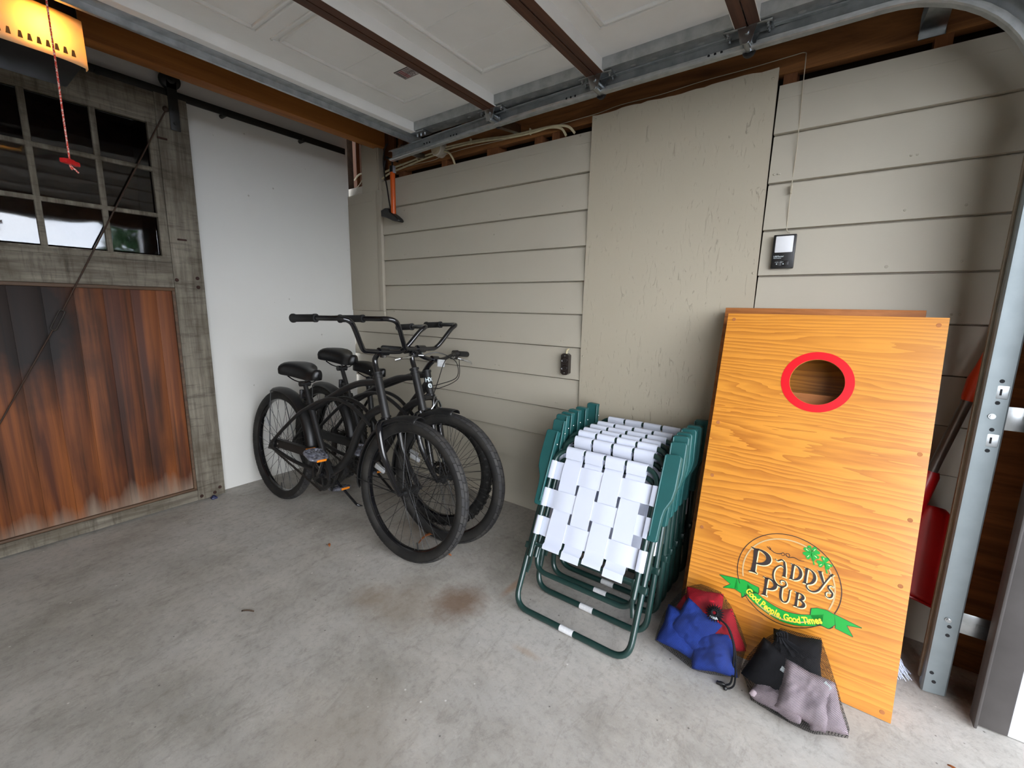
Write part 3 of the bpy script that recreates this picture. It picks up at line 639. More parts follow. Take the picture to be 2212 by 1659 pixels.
CD = thing('release_cord', 'red and white cord with red pull handle hanging below the garage opener', 'pull cord', (1.02, -1.715, 1.62))
pz = [V((1.02, -1.715, 1.60)), V((1.02, -1.715, 2.16))]
CI = Matrix.Translation((-1.02, 1.715, -1.62))
mb = MB(); mb.T = CI; mb.tube(spline([(1.024, -1.713, 1.600), (1.021, -1.716, 1.612), (1.02, -1.715, 1.622), (1.0205, -1.7155, 1.75), (1.0195, -1.7145, 1.9), (1.02, -1.715, 2.04), (1.022, -1.715, 2.165)], 6), .0024, 8).tube([(1.02, -1.715, 1.612), (1.027, -1.707, 1.602), (1.031, -1.700, 1.592)], .0022, 6)
mb.build('rope', ROPE, CD)
mb = MB(); mb.T = CI @ Matrix.Translation((1.02, -1.715, 1.622)) @ Matrix.Rotation(R(40), 4, 'Z'); mb.box((-.009, -.027, -.007), (.009, .027, .007), .003).box((-.007, -.012, .004), (.007, .012, .010), .003); mb.build('pull_handle', REDPLAST, CD)

# ---------------------------------------------------------------- wiring high on the side wall
def cable(name, pts, r, mat, label, cat, group=None, n=8, clips=(), cm=None):
    P = spline(pts, n); o = V(pts[0]); mb = MB(); mb.T = Matrix.Translation(-o); mb.tube(P, r, 8)
    c = mb.build(name, mat); c.location = o; tag(c, label, cat, group)
    for q in clips:
        mb = MB(); mb.T = Matrix.Translation(V(q)-o); mb.box((-.003, -.012, -.016), (.003, .004, .016), .002); k = mb.build('staple', cm or mat, c)
    return c
JB = thing('junction_box', 'round white ceramic junction box among the old cables on the header', 'junction box', (.945, .004, 2.150))
mb = MB().lathe([(.0, -.045), (.040, -.044), (.044, -.040), (.044, .012), (.0, .012)], (0, 0, 0), 'y', 28); mb.build('box_body', CERAMIC, JB)
mb = MB().lathe([(.0, -.050), (.030, -.050), (.036, -.045), (.036, -.042)], (0, 0, 0), 'y', 28).cyl((.006, -.049, -.022), (.006, -.052, -.022), .004); mb.build('box_cover', simple('aged_cover', '#b9aa8c', .5, 0., '#8a7a5c', .5, 30), JB)
mb = MB().box((-.010, -.053, .006), (.012, -.0495, .020), .001).build('yellow_sticker', simple('yellow_sticker', '#caa23a', .5), JB)
YC = .004
cable('upper_cable', [(.985, YC, 2.158), (1.08, YC-.004, 2.153), (1.2, YC, 2.150), (1.33, YC, 2.141), (1.47, YC, 2.126), (1.62, YC-.004, 2.120), (1.76, YC-.012, 2.112), (1.85, YC-.016, 2.092), (1.885, YC, 2.058)], .0062, CABLE, 'thick cream cable running right from the junction box, the upper of the pair', 'cable', None, 8, [(1.20, YC-.004, 2.148), (1.62, YC-.004, 2.116)])
cable('lower_cable', [(.985, YC-.006, 2.140), (1.1, YC-.008, 2.140), (1.22, YC-.006, 2.137), (1.36, YC-.006, 2.127), (1.5, YC-.008, 2.113), (1.64, YC-.010, 2.108), (1.74, YC-.012, 2.110), (1.81, YC-.010, 2.092), (1.835, YC, 2.056)], .0058, CABLE, 'thick cream cable running right from the junction box, the lower of the pair', 'cable', None, 8)
cable('drop_cable', [(.985, YC-.01, 2.130), (1.03, YC-.02, 2.115), (1.06, YC-.018, 2.08), (1.075, YC-.012, 2.043)], .0058, CABLE, 'short cream cable looping down from the junction box behind the top board', 'cable')
cable('left_cable', [(.905, YC, 2.146), (.80, YC-.004, 2.140), (.72, YC, 2.136), (.62, YC, 2.128), (.52, YC-.003, 2.120), (.44, YC, 2.112), (.385, YC, 2.104)], .0062, CABLE, 'cream cable from junction box to the corner, higher of two', 'cable', None, 8, [(.74, YC-.003, 2.134)])
cable('corner_cable', [(.905, YC-.006, 2.128), (.80, YC-.008, 2.120), (.70, YC-.006, 2.113), (.60, YC-.006, 2.103), (.50, YC-.006, 2.093), (.42, YC-.004, 2.081), (.36, YC, 2.066)], .0062, CABLE, 'cream cable from junction box to the corner, lower of two', 'cable', None, 8, [(.52, YC-.008, 2.093)])
cable('cavity_cable', [(.02, .02, 2.11), (.08, .012, 2.135), (.14, .014, 2.14), (.19, .04, 2.14)], .0062, CABLE, 'cream cable crossing the dark gap left of the boxed post', 'cable')
cable('loop_cable', [(.175, .008, 2.135), (.15, .002, 2.10), (.11, 0, 2.065), (.06, .004, 2.045), (.015, .012, 2.04)], .004, CABLE, 'thin cream cable drooping in the dark gap left of the boxed post', 'cable')
cable('bell_wire', [(.575, -.010, 2.128), (.64, -.018, 2.098), (.76, -.016, 2.096), (.9, -.014, 2.095), (1.0, -.014, 2.108), (1.2, -.008, 2.116), (1.5, -.004, 2.110), (1.86, .006, 2.120), (2.0, .010, 2.125), (2.12, .009, 2.135), (2.3, .010, 2.134), (2.48, .009, 2.142), (2.65, .010, 2.143), (2.79, .009, 2.146), (2.836, .008, 2.145), (2.843, -.006, 2.120), (2.845, -.012, 2.03), (2.848, -.017, 1.93), (2.850, -.019, 1.8), (2.848, -.017, 1.68), (2.848, -.019, 1.58), (2.850, -.018, 1.512), (2.862, -.022, 1.498)], .0016, THINWIRE,
      'thin white wire along the header dropping to the black wall control', 'wire', None, 7, [(2.849, -.016, 1.66)])
cable('black_wire', [(.46, -.02, 2.27), (.432, -.02, 2.245), (.415, -.018, 2.205), (.405, -.014, 2.16), (.40, -.006, 2.12)], .004, BLACKPLAST, 'black lead hanging from the beam end beside the boxed post', 'cable')
# wall control
WC = thing('wall_control', 'black garage wall control with white button beneath a thin wire', 'wall control', (2.849, -.017, 1.428))
mb = MB().box((-.038, -.020, -.064), (.038, 0, .064), .003); mb.build('control_body', BLACKPLAST, WC)
mb = MB().box((-.030, -.0245, -.004), (.030, -.018, .058), .003); mb.build('push_button', WHITEPLAST, WC)
mb = MB().box((-.031, -.0215, -.055), (-.002, -.019, -.034), .001).box((.001, -.0215, -.055), (.022, -.019, -.034), .001); mb.build('small_buttons', simple('button_black', '#1f1d1d', .35), WC)
RX = Matrix.Rotation(R(90), 4, 'X')
text_obj('maker_lettering', 'LiftMaster', DECAL, WC, .0085, Matrix.Translation((-.014, -.0206, -.018)) @ RX)
text_obj('model_lettering', 'MyQ-Enabled', DECAL, WC, .0048, Matrix.Translation((-.018, -.0206, -.0245)) @ RX)
text_obj('button_lettering', 'LOCK   LIGHT', DECAL, WC, .0045, Matrix.Translation((-.010, -.0216, -.040)) @ RX)
for x in (-.018, .004): MB().ball((x, -.0216, -.047), .0022, 8, 4, (1, .3, 1)).build('indicator', DECAL, WC)
# old double socket
SK = thing('power_socket', 'brown double socket on the siding left of the plywood panel', 'power socket', (1.905, -.017, .90))
mb = MB().prism([(-.023, -.048), (-.012, -.057), (.012, -.057), (.023, -.048), (.023, .048), (.012, .057), (-.012, .057), (-.023, .048)], .028, 'y', -.028); mb.build('socket_body', BAKELITE, SK)
for z in (.021, -.021):
    mb = MB().lathe([(.0, -.031), (.013, -.031), (.016, -.034), (.018, -.033), (.019, -.027)], (0, 0, z), 'y', 24); f = mb.build('socket_face', BAKELITE, SK)
    MB().box((-.007, -.0325, z-.005), (-.0045, -.0305, z+.005)).box((.0045, -.0325, z-.005), (.007, -.0305, z+.005)).build('contact_slots', bpy.data.materials['slot_shadow'], f)
for z in (.046, -.046): MB().cyl((0, -.028, z), (0, -.0295, z), .0035, 10).build('screw', ZINC, SK)
MB().tube(fillet([(.003, -.016, .055), (.004, -.016, .074), (.006, .0, .080)], .01), .005, 10).build('lead', CABLE, SK)
# hand pump
PM = thing('bicycle_pump', 'orange and black bicycle floor pump hanging in the corner under track', 'bicycle pump', (.562, -.065, 1.80))
mb = MB().lathe([(.0, .0), (.0155, .0), (.0165, .006), (.0165, .262), (.0155, .268), (0, .268)], (0, 0, 0), 'z', 20); mb.build('barrel', PUMPORANGE, PM)
mb = MB().cyl((0, 0, .262), (0, 0, .30), .019, 16).cyl((0, 0, .29), (0, 0, .345), .006).box((-.006, -.05, .335), (.006, .05, .35), .005); mb.build('cap', BLACKPLAST, PM)
fo = [(-.105, .030), (-.103, -.010), (-.05, -.022), (.02, -.050), (.068, -.060), (.078, -.052), (.070, -.040), (.03, -.012), (-.01, .010), (-.02, .034), (-.06, .040)]
mb = MB().prism(fo, .050, 'y', -.025); b = mb.build('foot_base', BLACKPLAST, PM); b.modifiers.new('bev', 'BEVEL').width = .004
MB().tube(spline([(-.018, -.005, .02), (-.032, -.008, .08), (-.052, -.006, .17), (-.075, -.004, .25), (-.085, .0, .30), (-.075, .004, .35)], 6), .0048, 8).build('hose', BLACKPLAST, PM)
MB().box((.016, -.012, .255), (.022, .008, .30), .002).build('paper_tag', simple('grey_tag', '#8d8d96', .5), PM)

# ================================================================ CORNHOLE BOARDS (leaning on the side wall)
def board_matrix(bl, ph, ln):
    a = V((cos(ph), sin(ph), 0)); n = V((-sin(ph), cos(ph), 0)); up = n*sin(ln)+V((0, 0, 1))*cos(ln); nn = n*cos(ln)-V((0, 0, 1))*sin(ln)
    m = Matrix((a, nn, up)).transposed().to_4x4(); m.translation = bl; return m     # local x across, y into the board, z up it
HC, HR = (.307, .988), .0775
def deck(mb, t=.012):
    n = 48; o = []; W_, H_ = .610, 1.2192
    ring = [(HC[0]+HR*cos(2*pi*i/n), HC[1]+HR*sin(2*pi*i/n)) for i in range(n)]
    out = []
    for i in range(n):
        a = 2*pi*i/n; dx, dz = cos(a), sin(a); tt = min(((W_-HC[0]) if dx > 0 else HC[0])/max(1e-6, abs(dx)), ((H_-HC[1]) if dz > 0 else HC[1])/max(1e-6, abs(dz)))
        out.append([HC[0]+dx*tt, HC[1]+dz*tt])
    for c in ((0, 0), (W_, 0), (0, H_), (W_, H_)):
        k = min(range(n), key=lambda i: (out[i][0]-c[0])**2+(out[i][1]-c[1])**2); out[k] = list(c)
    vs = []
    for y in (0, t): vs += [(p[0], y, p[1]) for p in ring]+[(p[0], y, p[1]) for p in out]
    fs = []; L = 2*n
    for i in range(n):
        j = (i+1) % n
        fs += [(i, j, n+j, n+i), (L+i, L+n+i, L+n+j, L+j), (i, L+i, L+j, j), (n+i, n+j, L+n+j, L+n+i)]
    return mb.add(vs, fs)
def make_board(label, mat4):
    t = thing('cornhole_board', label, 'cornhole board', mat4=mat4, group='cornhole boards')
    deck(MB()).build('deck', VARN, t, 30)
    mb = MB().box((0.002, .012, .002), (.608, .098, .040), .002).box((.002, .012, 1.179), (.608, .098, 1.217), .002).box((.002, .012, .04), (.040, .098, 1.18), .002).box((.570, .012, .04), (.608, .098, 1.18), .002)
    mb.build('frame', DARKPLY, t)
    n = 56; ring = []
    mb = MB().lathe([(HR+.0005, -.0009), (.1035, -.0009), (.1035, .0), (HR+.0005, .0)], (HC[0], 0, HC[1]), 'y', n, close=True); mb.build('hole_ring', REDVINYL, t)
    for x, z in ((.022, .022), (.588, .022), (.022, .40), (.588, .40), (.022, .8), (.588, .8), (.022, 1.196), (.588, 1.196), (.588, .60), (.03, .60)):
        MB().lathe([(0, -.0006), (.006, -.0006), (.0065, .0)], (x, 0, z), 'y', 12).build('screw_plug', DARKPLY, t)
    return t
BM = board_matrix(V((2.704, -.508, .002)), R(-1.183), R(13.6))
B1 = make_board('varnished cornhole board with red-ringed hole and green-ribbon logo, in front of its twin', BM)
MB().box((.040, .072, .800), (.570, .096, .952), .002).build('cross_brace', DARKPLY, B1)
def flat(name, polys, mat, parent, y=-.0004, d=.0006):
    mb = MB()
    for p in polys: mb.prism(p, d, 'y', y-d)
    return mb.build(name, mat, parent, 0)
def band(path, w, sm=10):
    # polygon strip polys along path with per-point half widths
    P = spline([(p[0], p[1], 0) for p in path], sm) if sm else [V((p[0], p[1], 0)) for p in path]
    n = len(P); k = len(path)-1; ws = []
    for i in range(n):
        s = i/(n-1)*k; a = min(k-1, int(s)) if k else 0; f = s-a; ws.append(w[a]*(1-f)+w[min(k, a+1)]*f)
    L = []; Rr = []
    for i in range(n):
        d = (P[min(n-1, i+1)]-P[max(0, i-1)]).normalized(); q = V((-d.y, d.x, 0)); L.append(P[i]+q*ws[i]); Rr.append(P[i]-q*ws[i])
    return [[(L[i].x, L[i].y), (L[i+1].x, L[i+1].y), (Rr[i+1].x, Rr[i+1].y), (Rr[i].x, Rr[i].y)] for i in range(n-1)]
LC = (.3068, .3105)
def circ(r, w, a0, a1, n=64): return band([(LC[0]+r*cos(R(a0+(a1-a0)*i/n)), LC[1]+r*sin(R(a0+(a1-a0)*i/n))) for i in range(n+1)], [w]*(n+1), 0)
flat('outer_circle', circ(.149, .0012, -22, 206), INK, B1); flat('outer_circle', circ(.149, .0012, 219, 317), INK, B1)
flat('inner_circle', circ(.132, .0021, -22, 36)+circ(.132, .0021, 62, 196)+circ(.132, .0021, 236, 306), BEIGEINK, B1)
# lettering drawn as stems and hairlines in a box: x 0..w, y 0..1
def arc(cx, cy, rx, ry, a0, a1, n=10): return [(cx+rx*cos(R(a0+(a1-a0)*i/n)), cy+ry*sin(R(a0+(a1-a0)*i/n))) for i in range(n+1)]
def wvar(n, lo, hi): return [lo+(hi-lo)*sin(pi*i/n)**1.3 for i in range(n+1)]
def G_stem(x=.18, serif=True):
    s = [([(x-.01, 0.02), (x, .5), (x-.01, .98)], [.085, .062, .085], 6)]
    if serif: s += [([(x-.17, -.02), (x, .03), (x+.15, -.02)], [.012, .045, .012], 4), ([(x-.20, 1.02), (x-.05, .97), (x+.1, 1.0)], [.012, .04, .03], 4)]
    return s
def bowl(x, c, rx, ry): return (arc(x, c, rx, ry, 90, -90), wvar(10, .025, .09), 3)
GL = {'P': (G_stem()+[bowl(.22, .70, .42, .30)], .72), 'D': (G_stem()+[bowl(.22, .49, .52, .49)], .86),
      'U': (G_stem(.16, False)[:0]+[([(.14, 1.0), (.15, .4), (.24, .1), (.42, .0), (.60, .1), (.68, .4), (.68, 1.0)], [.075, .075, .07, .045, .04, .035, .035], 6), ([(-.03, 1.02), (.14, .98), (.30, 1.02)], [.012, .03, .012], 3), ([(.55, 1.02), (.68, .99), (.80, 1.02)], [.012, .02, .012], 3)], .86),
      'B': (G_stem()+[bowl(.22, .76, .30, .23), bowl(.22, .27, .40, .27)], .74),
      'A': ([([(.62, .0), (.60, .5), (.50, 1.0)], [.085, .075, .05], 6), ([(.50, .98), (.34, 1.05), (.12, .90), (-.02, 1.0)], [.03, .05, .03, .012], 6), ([(.58, .55), (.35, .66), (.10, .45), (-.02, .05), (.05, -.38), (.30, -.66), (.62, -.68), (.80, -.50), (.70, -.28), (.48, -.30), (.46, -.45), (.56, -.50)], [.03, .03, .035, .045, .05, .05, .045, .035, .03, .025, .02, .012], 8), ([(.48, .0), (.62, .03), (.76, .0)], [.012, .035, .012], 3)], .82),
      'Y': ([([(.08, 1.0), (.30, .55), (.42, .30)], [.09, .075, .05], 6), ([(.80, 1.0), (.60, .60), (.42, .25), (.18, -.22), (-.12, -.42), (-.44, -.38), (-.58, -.16), (-.48, -.06)], [.045, .03, .04, .05, .055, .045, .035, .015], 8), ([(-.08, 1.02), (.08, .98), (.26, 1.02)], [.012, .03, .012], 3), ([(.66, 1.03), (.80, .99), (.96, 1.04)], [.012, .025, .012], 3)], .84),
      "'": ([([(.05, 1.12), (.0, .90)], [.06, .02], 3)], .12),
      'S': ([([(.58, .92), (.42, 1.0), (.22, .94), (.18, .76), (.36, .60), (.58, .40), (.54, .12), (.30, .0), (.06, .10), (.04, .34), (.22, .44), (.36, .36)], [.03, .03, .04, .06, .085, .07, .05, .035, .035, .03, .025, .015], 8)], .62)}
def word(items, mat, grow=0., name='lettering', dy=0.):
    polys = []
    for ch, x, z, sx, sz in items:
        for path, w, sm in GL[ch][0]:
            polys += band([(x+p[0]*sx, z+p[1]*sz) for p in path], [q*(sx+sz)*.5+grow for q in w], sm)
    return flat(name, polys, mat, B1, -.0004-dy)
TXT = [('P', .192, .300, .088, .082), ('A', .268, .318, .050, .050), ('D', .312, .318, .043, .050), ('D', .350, .319, .043, .050), ('Y', .388, .322, .044, .050), ("'", .424, .325, .03, .045), ('S', .414, .298, .032, .040),
       ('P', .240, .236, .060, .060), ('U', .290, .236, .044, .046), ('B', .334, .236, .048, .046)]
word([(c, x+.0016, z-.0014, sx, sz) for c, x, z, sx, sz in TXT], CREAM, .0016, 'lettering_outline')
word(TXT, INK, 0., 'pub_lettering', .0007)
# scroll flourish and clovers
flat('flourish', band([(.237, .400), (.248, .394), (.262, .387), (.276, .388), (.287, .395), (.291, .389), (.285, .385), (.281, .391)], [.0006, .0012, .001, .0012, .001, .0008, .0008, .0004], 8)+band([(.294, .391), (.300, .386), (.306, .390), (.302, .397), (.294, .394), (.303, .385), (.318, .390), (.336, .386), (.348, .388)], [.0008, .0008, .0008, .001, .0008, .001, .0012, .0008, .0003], 8)+band([(.243, .402), (.249, .396), (.246, .391)], [.0006, .0012, .0004], 6), INK, B1)
def clover(cx, cz, s, k, rot):
    dk = []; gr = []; hl = []; st = []
    for i in range(k):
        a = R(rot+360*i/k); 
        heart = [(0, 0), (.55, .50), (.98, .60), (1.12, .30), (.98, .0), (1.12, -.30), (.98, -.60), (.55, -.50)]
        P = spline([(p[0]*s, p[1]*s, 0) for p in heart], 5, True)
        f = lambda p, g: (cx+(p.x*cos(a)-p.y*sin(a))*g, cz+(p.x*sin(a)+p.y*cos(a))*g)
        gr.append([f(p, 1) for p in P]); h = band([f(V((.45*s, .12*s, 0)), 1), f(V((.75*s, .22*s, 0)), 1), f(V((.9*s, .2*s, 0)), 1)], [.0003, .0011, .0003], 5); hl += h
    st = band([(cx, cz), (cx+.3*s, cz-.9*s), (cx+.6*s, cz-1.7*s)], [.0012, .0016, .0022], 5)
    flat('clover_leaf', st+gr, GREENINK, B1, -.0004); flat('clover_highlight', hl, CREAM, B1, -.0011)
clover(.363, .421, .0205, 4, 45); clover(.401, .402, .0180, 3, 90)
# ribbon
rt = spline([(.196, .236, 0), (.230, .214, 0), (.275, .196, 0), (.315, .190, 0), (.355, .196, 0), (.395, .212, 0), (.418, .224, 0)], 8)
def ribbon(grow):
    top = [(p.x, p.y+.0175) for p in rt]; bot = [(p.x, p.y-.0185) for p in rt]
    pol = [[top[i], top[i+1], bot[i+1], bot[i]] for i in range(len(rt)-1)]
    l1 = [[(.105, .251), (.161, .259), (.170, .222), (.145, .232)], [(.145, .232), (.170, .222), (.160, .2215), (.123, .211)], [(.160, .2585), (.186, .262), (.206, .257), (.232, .2535), (.2335, .234), (.200, .232), (.182, .214), (.158, .2215)], [(.182, .214), (.186, .200), (.200, .216), (.2335, .234), (.210, .240)]]
    r1 = [[(.384, .246), (.400, .254), (.425, .257), (.445, .252), (.450, .222), (.436, .203), (.418, .2045), (.400, .2), (.384, .226)], [(.445, .253), (.515, .241), (.478, .233), (.452, .219)], [(.452, .219), (.478, .233), (.497, .205), (.452, .212)]]
    return pol+l1+r1
def edge_of(polys, w):
    e = []
    for p in polys:
        for i in range(len(p)): e += band([p[i], p[(i+1) % len(p)]], [w, w], 0)
    return e
RB = ribbon(0); flat('ribbon_edge', edge_of(RB, .0013), INK, B1, -.0002, .0004); flat('ribbon', RB, GREENINK, B1, -.0005, .0004)
flat('ribbon_edge', band([(.186, .200), (.200, .217), (.222, .232), (.2335, .234), (.2325, .253)], [.0009]*5, 5)+band([(.400, .201), (.418, .2045), (.436, .203), (.447, .214)], [.0009]*4, 5)+band([(.384, .246), (.384, .226)], [.0009]*2, 0), INK, B1, -.0010, .0004)
S = 'Good People, Good Times'; adv = {'G': .62, 'o': .47, 'd': .49, ' ': .24, 'P': .53, 'e': .46, 'p': .49, 'l': .24, ',': .22, 'T': .50, 'i': .24, 'm': .74, 's': .40}
SZ = .0225; tot = sum(adv[c] for c in S)*SZ; path = [(p.x, p.y-.001) for p in rt]; Ls = [0]
for i in range(1, len(path)): Ls.append(Ls[-1]+math.dist(path[i], path[i-1]))
kx = (Ls[-1]-.006)/tot; cur = .003; words = []
for c in S:
    w = adv[c]*SZ*kx; mid = cur+w/2; cur += w
    if c == ' ': continue
    i = max(j for j in range(len(Ls)) if Ls[j] <= mid); i = min(i, len(path)-2); f = (mid-Ls[i])/(Ls[i+1]-Ls[i]); a, b = path[i], path[i+1]
    an = math.atan2(b[1]-a[1], b[0]-a[0]); mm = Matrix.Translation((a[0]+(b[0]-a[0])*f, -.0012, a[1]+(b[1]-a[1])*f-.0005)) @ Matrix.Rotation(-an, 4, 'Y') @ RX @ Matrix.Diagonal((kx*.95, 1.32, 1, 1))
    words.append(text_obj('g', c, YELLOWINK, None, SZ, mm, .0002, .0007))
bm = bmesh.new()
for o in words: bm.from_mesh(o.data); me = o.data; bpy.data.objects.remove(o); bpy.data.meshes.remove(me)
me = bpy.data.meshes.new('slogan_lettering'); bm.to_mesh(me); bm.free(); me.materials.append(YELLOWINK)
sl = link(bpy.data.objects.new('slogan_lettering', me)); sl.parent = B1
# second board stands behind the first, its back towards it
B2M = board_matrix(V((2.704+.575, -.508+.2085, .0035)), R(-1.183)+pi, -R(13.6))
B2M = B2M @ Matrix.Translation((.610, 0, 1.2192)) @ Matrix.Rotation(pi, 4, 'Y')
B2 = thing('cornhole_board', 'second cornhole board, mostly hidden behind the one with the logo', 'cornhole board', mat4=B2M, group='cornhole boards')
for ch in B1.children:
    if ch.name.split('.')[0] in ('deck', 'frame', 'hole_ring'): c = ch.copy(); link(c); c.parent = B2

# ================================================================ FOLDED LAWN CHAIRS
def make_chair():
    t = thing('lawn_chair', '', 'lawn chair', group='folded webbed lawn chairs')
    # local: x across, z up the chair from the floor bar, -y towards the room
    P = fillet([(-.238, .0, .43), (-.238, 0, .0), (.238, 0, .0), (.238, 0, .43)], .065, 8); lg = MB().tube(P, .0115, 12).build('leg_frame', GREENTUBE, t)
    MB().tube([(-.028, 0, 0), (.028, 0, 0)], .0121, 14).build('safety_sticker', STICKER, lg)
    P = fillet([(-.212, .016, .50), (-.205, .030, .150), (.205, .030, .150), (.212, .016, .50)], .055, 8); MB().tube(P, .0105, 12).build('rear_leg_frame', GREENTUBE, t)
    P = fillet([(-.218, -.018, .20), (-.218, -.012, .655), (.218, -.012, .655), (.218, -.018, .20)], .075, 8); bf = MB().tube(P, .0105, 12).tube([(-.214, -.016, .252), (.214, -.016, .252)], .008, 10).build('back_frame', GREENTUBE, t)
    P = fillet([(-.206, .010, .20), (-.206, .014, .622), (.206, .014, .622), (.206, .010, .20)], .06, 8); MB().tube(P, .0100, 12).build('seat_frame', GREENTUBE, t)
    # webbing: four long straps, three cross straps, woven over and under
    mb = MB(); xs = [-.131, -.044, .044, .131]; zs = [.560, .444, .328]
    def strap(pts, across, w):
        vs = []; n = len(pts)
        for p in pts:
            for s in (-w, w): q = V(p)+V(across)*s; vs.append(tuple(q))
        off = V((0, .0022, 0)); m = len(vs); v2 = [tuple(V(q)+off) for q in vs]
        fs = [(2*i, 2*i+1, 2*i+3, 2*i+2) for i in range(n-1)]+[(m+2*i, m+2*i+2, m+2*i+3, m+2*i+1) for i in range(n-1)]
        fs += [(2*i, 2*i+2, m+2*i+2, m+2*i) for i in range(n-1)]+[(2*i+1, m+2*i+1, m+2*i+3, 2*i+3) for i in range(n-1)]+[(0, m, m+1, 1), (2*n-2, 2*n-1, m+2*n-1, m+2*n-2)]
        mb.add(vs+v2, fs)
    for i, x in enumerate(xs):
        pts = [(x, -.0165, .618), (x, -.0245, .640), (x, -.0260, .655)]
        for a in range(1, 10): an = pi*(1-a/9)+pi*0; pts.append((x, -.012-.0135*cos(pi*a/9), .655+.0135*sin(pi*a/9)))
        pts += [(x, -.006, .64), (x, -.0105, .612)]
        for z in zs: k = 1 if (i+zs.index(z)) % 2 == 0 else -1; pts += [(x, -.0135-.003*k, z+.02), (x, -.0135-.003*k, z-.02)]
        e = .246-.012*(i % 2); pts += [(x, -.0175, .27), (x, -.0275, .262), (x, -.028, e)]
        strap(pts, (1, 0, 0), .038)
    for j, z in enumerate(zs):
        pts = [(-.205, -.0245, z)]; 
        for a in range(0, 9): an = pi*a/8; pts.append((-.218-.0132*sin(an), -.0145-.0132*cos(an), z))
        pts += [(-.206, -.004, z), (-.185, -.0115, z)]
        for i, x in enumerate(xs): k = -1 if (i+j) % 2 == 0 else 1; pts += [(x-.02, -.0135-.003*k, z), (x+.02, -.0135-.003*k, z)]
        pts += [(.185, -.0115, z), (.206, -.004, z)]
        for a in range(0, 9): an = pi-pi*a/8; pts.append((.218+.0132*sin(an), -.0145-.0132*cos(an), z))
        pts += [(.205, -.0245, z)]
        strap(pts, (0, 0, 1), .037)
    wb = mb.build('webbing', WEB, t, 50)
    for i, x in enumerate(xs): MB().tube([(x-.0385, -.012, .655), (x+.0385, -.012, .655)], .0132, 14).build('strap_wrap', WEB, t)
    for z in zs:
        for s in (-1, 1): MB().tube([(s*.218, -.0145, z-.0375), (s*.218, -.0145, z+.0375)], .0128, 12).build('strap_wrap', WEB, t)
    # armrests: broad paddle, narrowing below, with a raised rim; rivets
    for s in (-1, 1):
        o = [(.228, .720), (.276, .723), (.284, .716), (.285, .60), (.280, .560), (.262, .520), (.258, .49), (.256, .41), (.250, .404), (.222, .404), (.222, .43), (.230, .47), (.230, .70)]
        P = [(s*p[0], p[1]) for p in o]; mb = MB().prism(P, .030, 'y', -.030).prism([(s*.226, .715), (s*.232, .715), (s*.232, .42), (s*.226, .42)], .012, 'y', -.036)
        a = mb.build('armrest', GREENPLAST, t); b = a.modifiers.new('bevel', 'BEVEL'); b.width = .004; b.segments = 2; b.limit_method = 'ANGLE'
        for z in (.665, .43): MB().ball((s*.222, -.018, z), .0042, 8, 5, (.6, 1, 1)).build('rivet', CHROME, a)
        mb = MB().tube(spline([(s*.205, -.022, .262), (s*.212, -.02, .22), (s*.214, -.006, .175), (s*.222, .0, .135)], 5), .007, 8, flat=.35).box((s*.238-.017, -.013, .224), (s*.238+.017, .014, .250), .004); mb.build('hinge_bracket', GREENTUBE, t)
    return t
CH = make_chair()
def chair_m(yb, yt, z, x=2.377, yaw=0.):
    up = V((0, yt-yb, z-.0125)).normalized(); X = V((cos(yaw), sin(yaw), 0)); X = (X-up*X.dot(up)).normalized(); Y = up.cross(X)
    m = Matrix((X, Y, up)).transposed().to_4x4(); m.translation = (x, yb, .0125); return m
ROWC = [(-.785, -.500, .614, 0., 2.371), (-.628, -.437, .663, 0., 2.374), (-.500, -.408, .686, 0., 2.374), (-.425, -.362, .70, 0., 2.374), (-.345, -.297, .70, 0., 2.374), (-.262, -.230, .703, 0., 2.378), (-.150, -.115, .708, 0., 2.38)]
CL = ['folded lawn chair at the front of the row, its whole white webbing in view', 'second folded lawn chair from the front, directly behind the front one', 'third folded lawn chair from the front of the leaning row', 'fourth folded lawn chair from the front, middle of the leaning row', 'fifth folded lawn chair from the front of the leaning row', 'sixth folded lawn chair from the front, next to the one on the wall', 'rearmost folded lawn chair, standing alone against the plywood panel']
for i, (yb, yt, z, yw, x) in enumerate(ROWC):
    mm = chair_m(yb, yt, z, x, yw)
    if i == 0: c = CH; c.matrix_world = mm
    else: c = dup(CH, mm)
    c['label'] = CL[i]

# ================================================================ BEAN BAGS IN TWO MESH SACKS
def pillow(seed, sx=.076, sz=.076, th=.036):
    n = 22; vs = []; fs = []; rnd = random.Random(seed); o = V((rnd.uniform(-9, 9), rnd.uniform(-9, 9), 0))
    for side in (1, -1):
        for i in range(n+1):
            for j in range(n+1):
                u, v = 2*i/n-1, 2*j/n-1; e = max(0, (1-u**4))*max(0, (1-v**4)); h = th*e**.42
                sag = 1+.18*noise.noise(V((u*1.6, v*1.6, 0))+o); k = .93+.07*min(1, abs(u*v)*1.5)
                w = .006*noise.noise(V((u*5, v*5, side))+o)*e
                vs.append((u*sx*k, side*h*sag+w+.012*noise.noise(V((u, v, 5))+o), v*sz*k))
    m = (n+1)**2
    for s in (0, 1):
        for i in range(n):
            for j in range(n): a = s*m+i*(n+1)+j; f = (a, a+1, a+n+2, a+n+1); fs.append(f if s else f[::-1])
    rim = [i*(n+1) for i in range(n+1)]+[n*(n+1)+j for j in range(1, n+1)]+[i*(n+1)+n for i in range(n-1, -1, -1)]+[j for j in range(n-1, 0, -1)]
    return vs, fs
PV = []
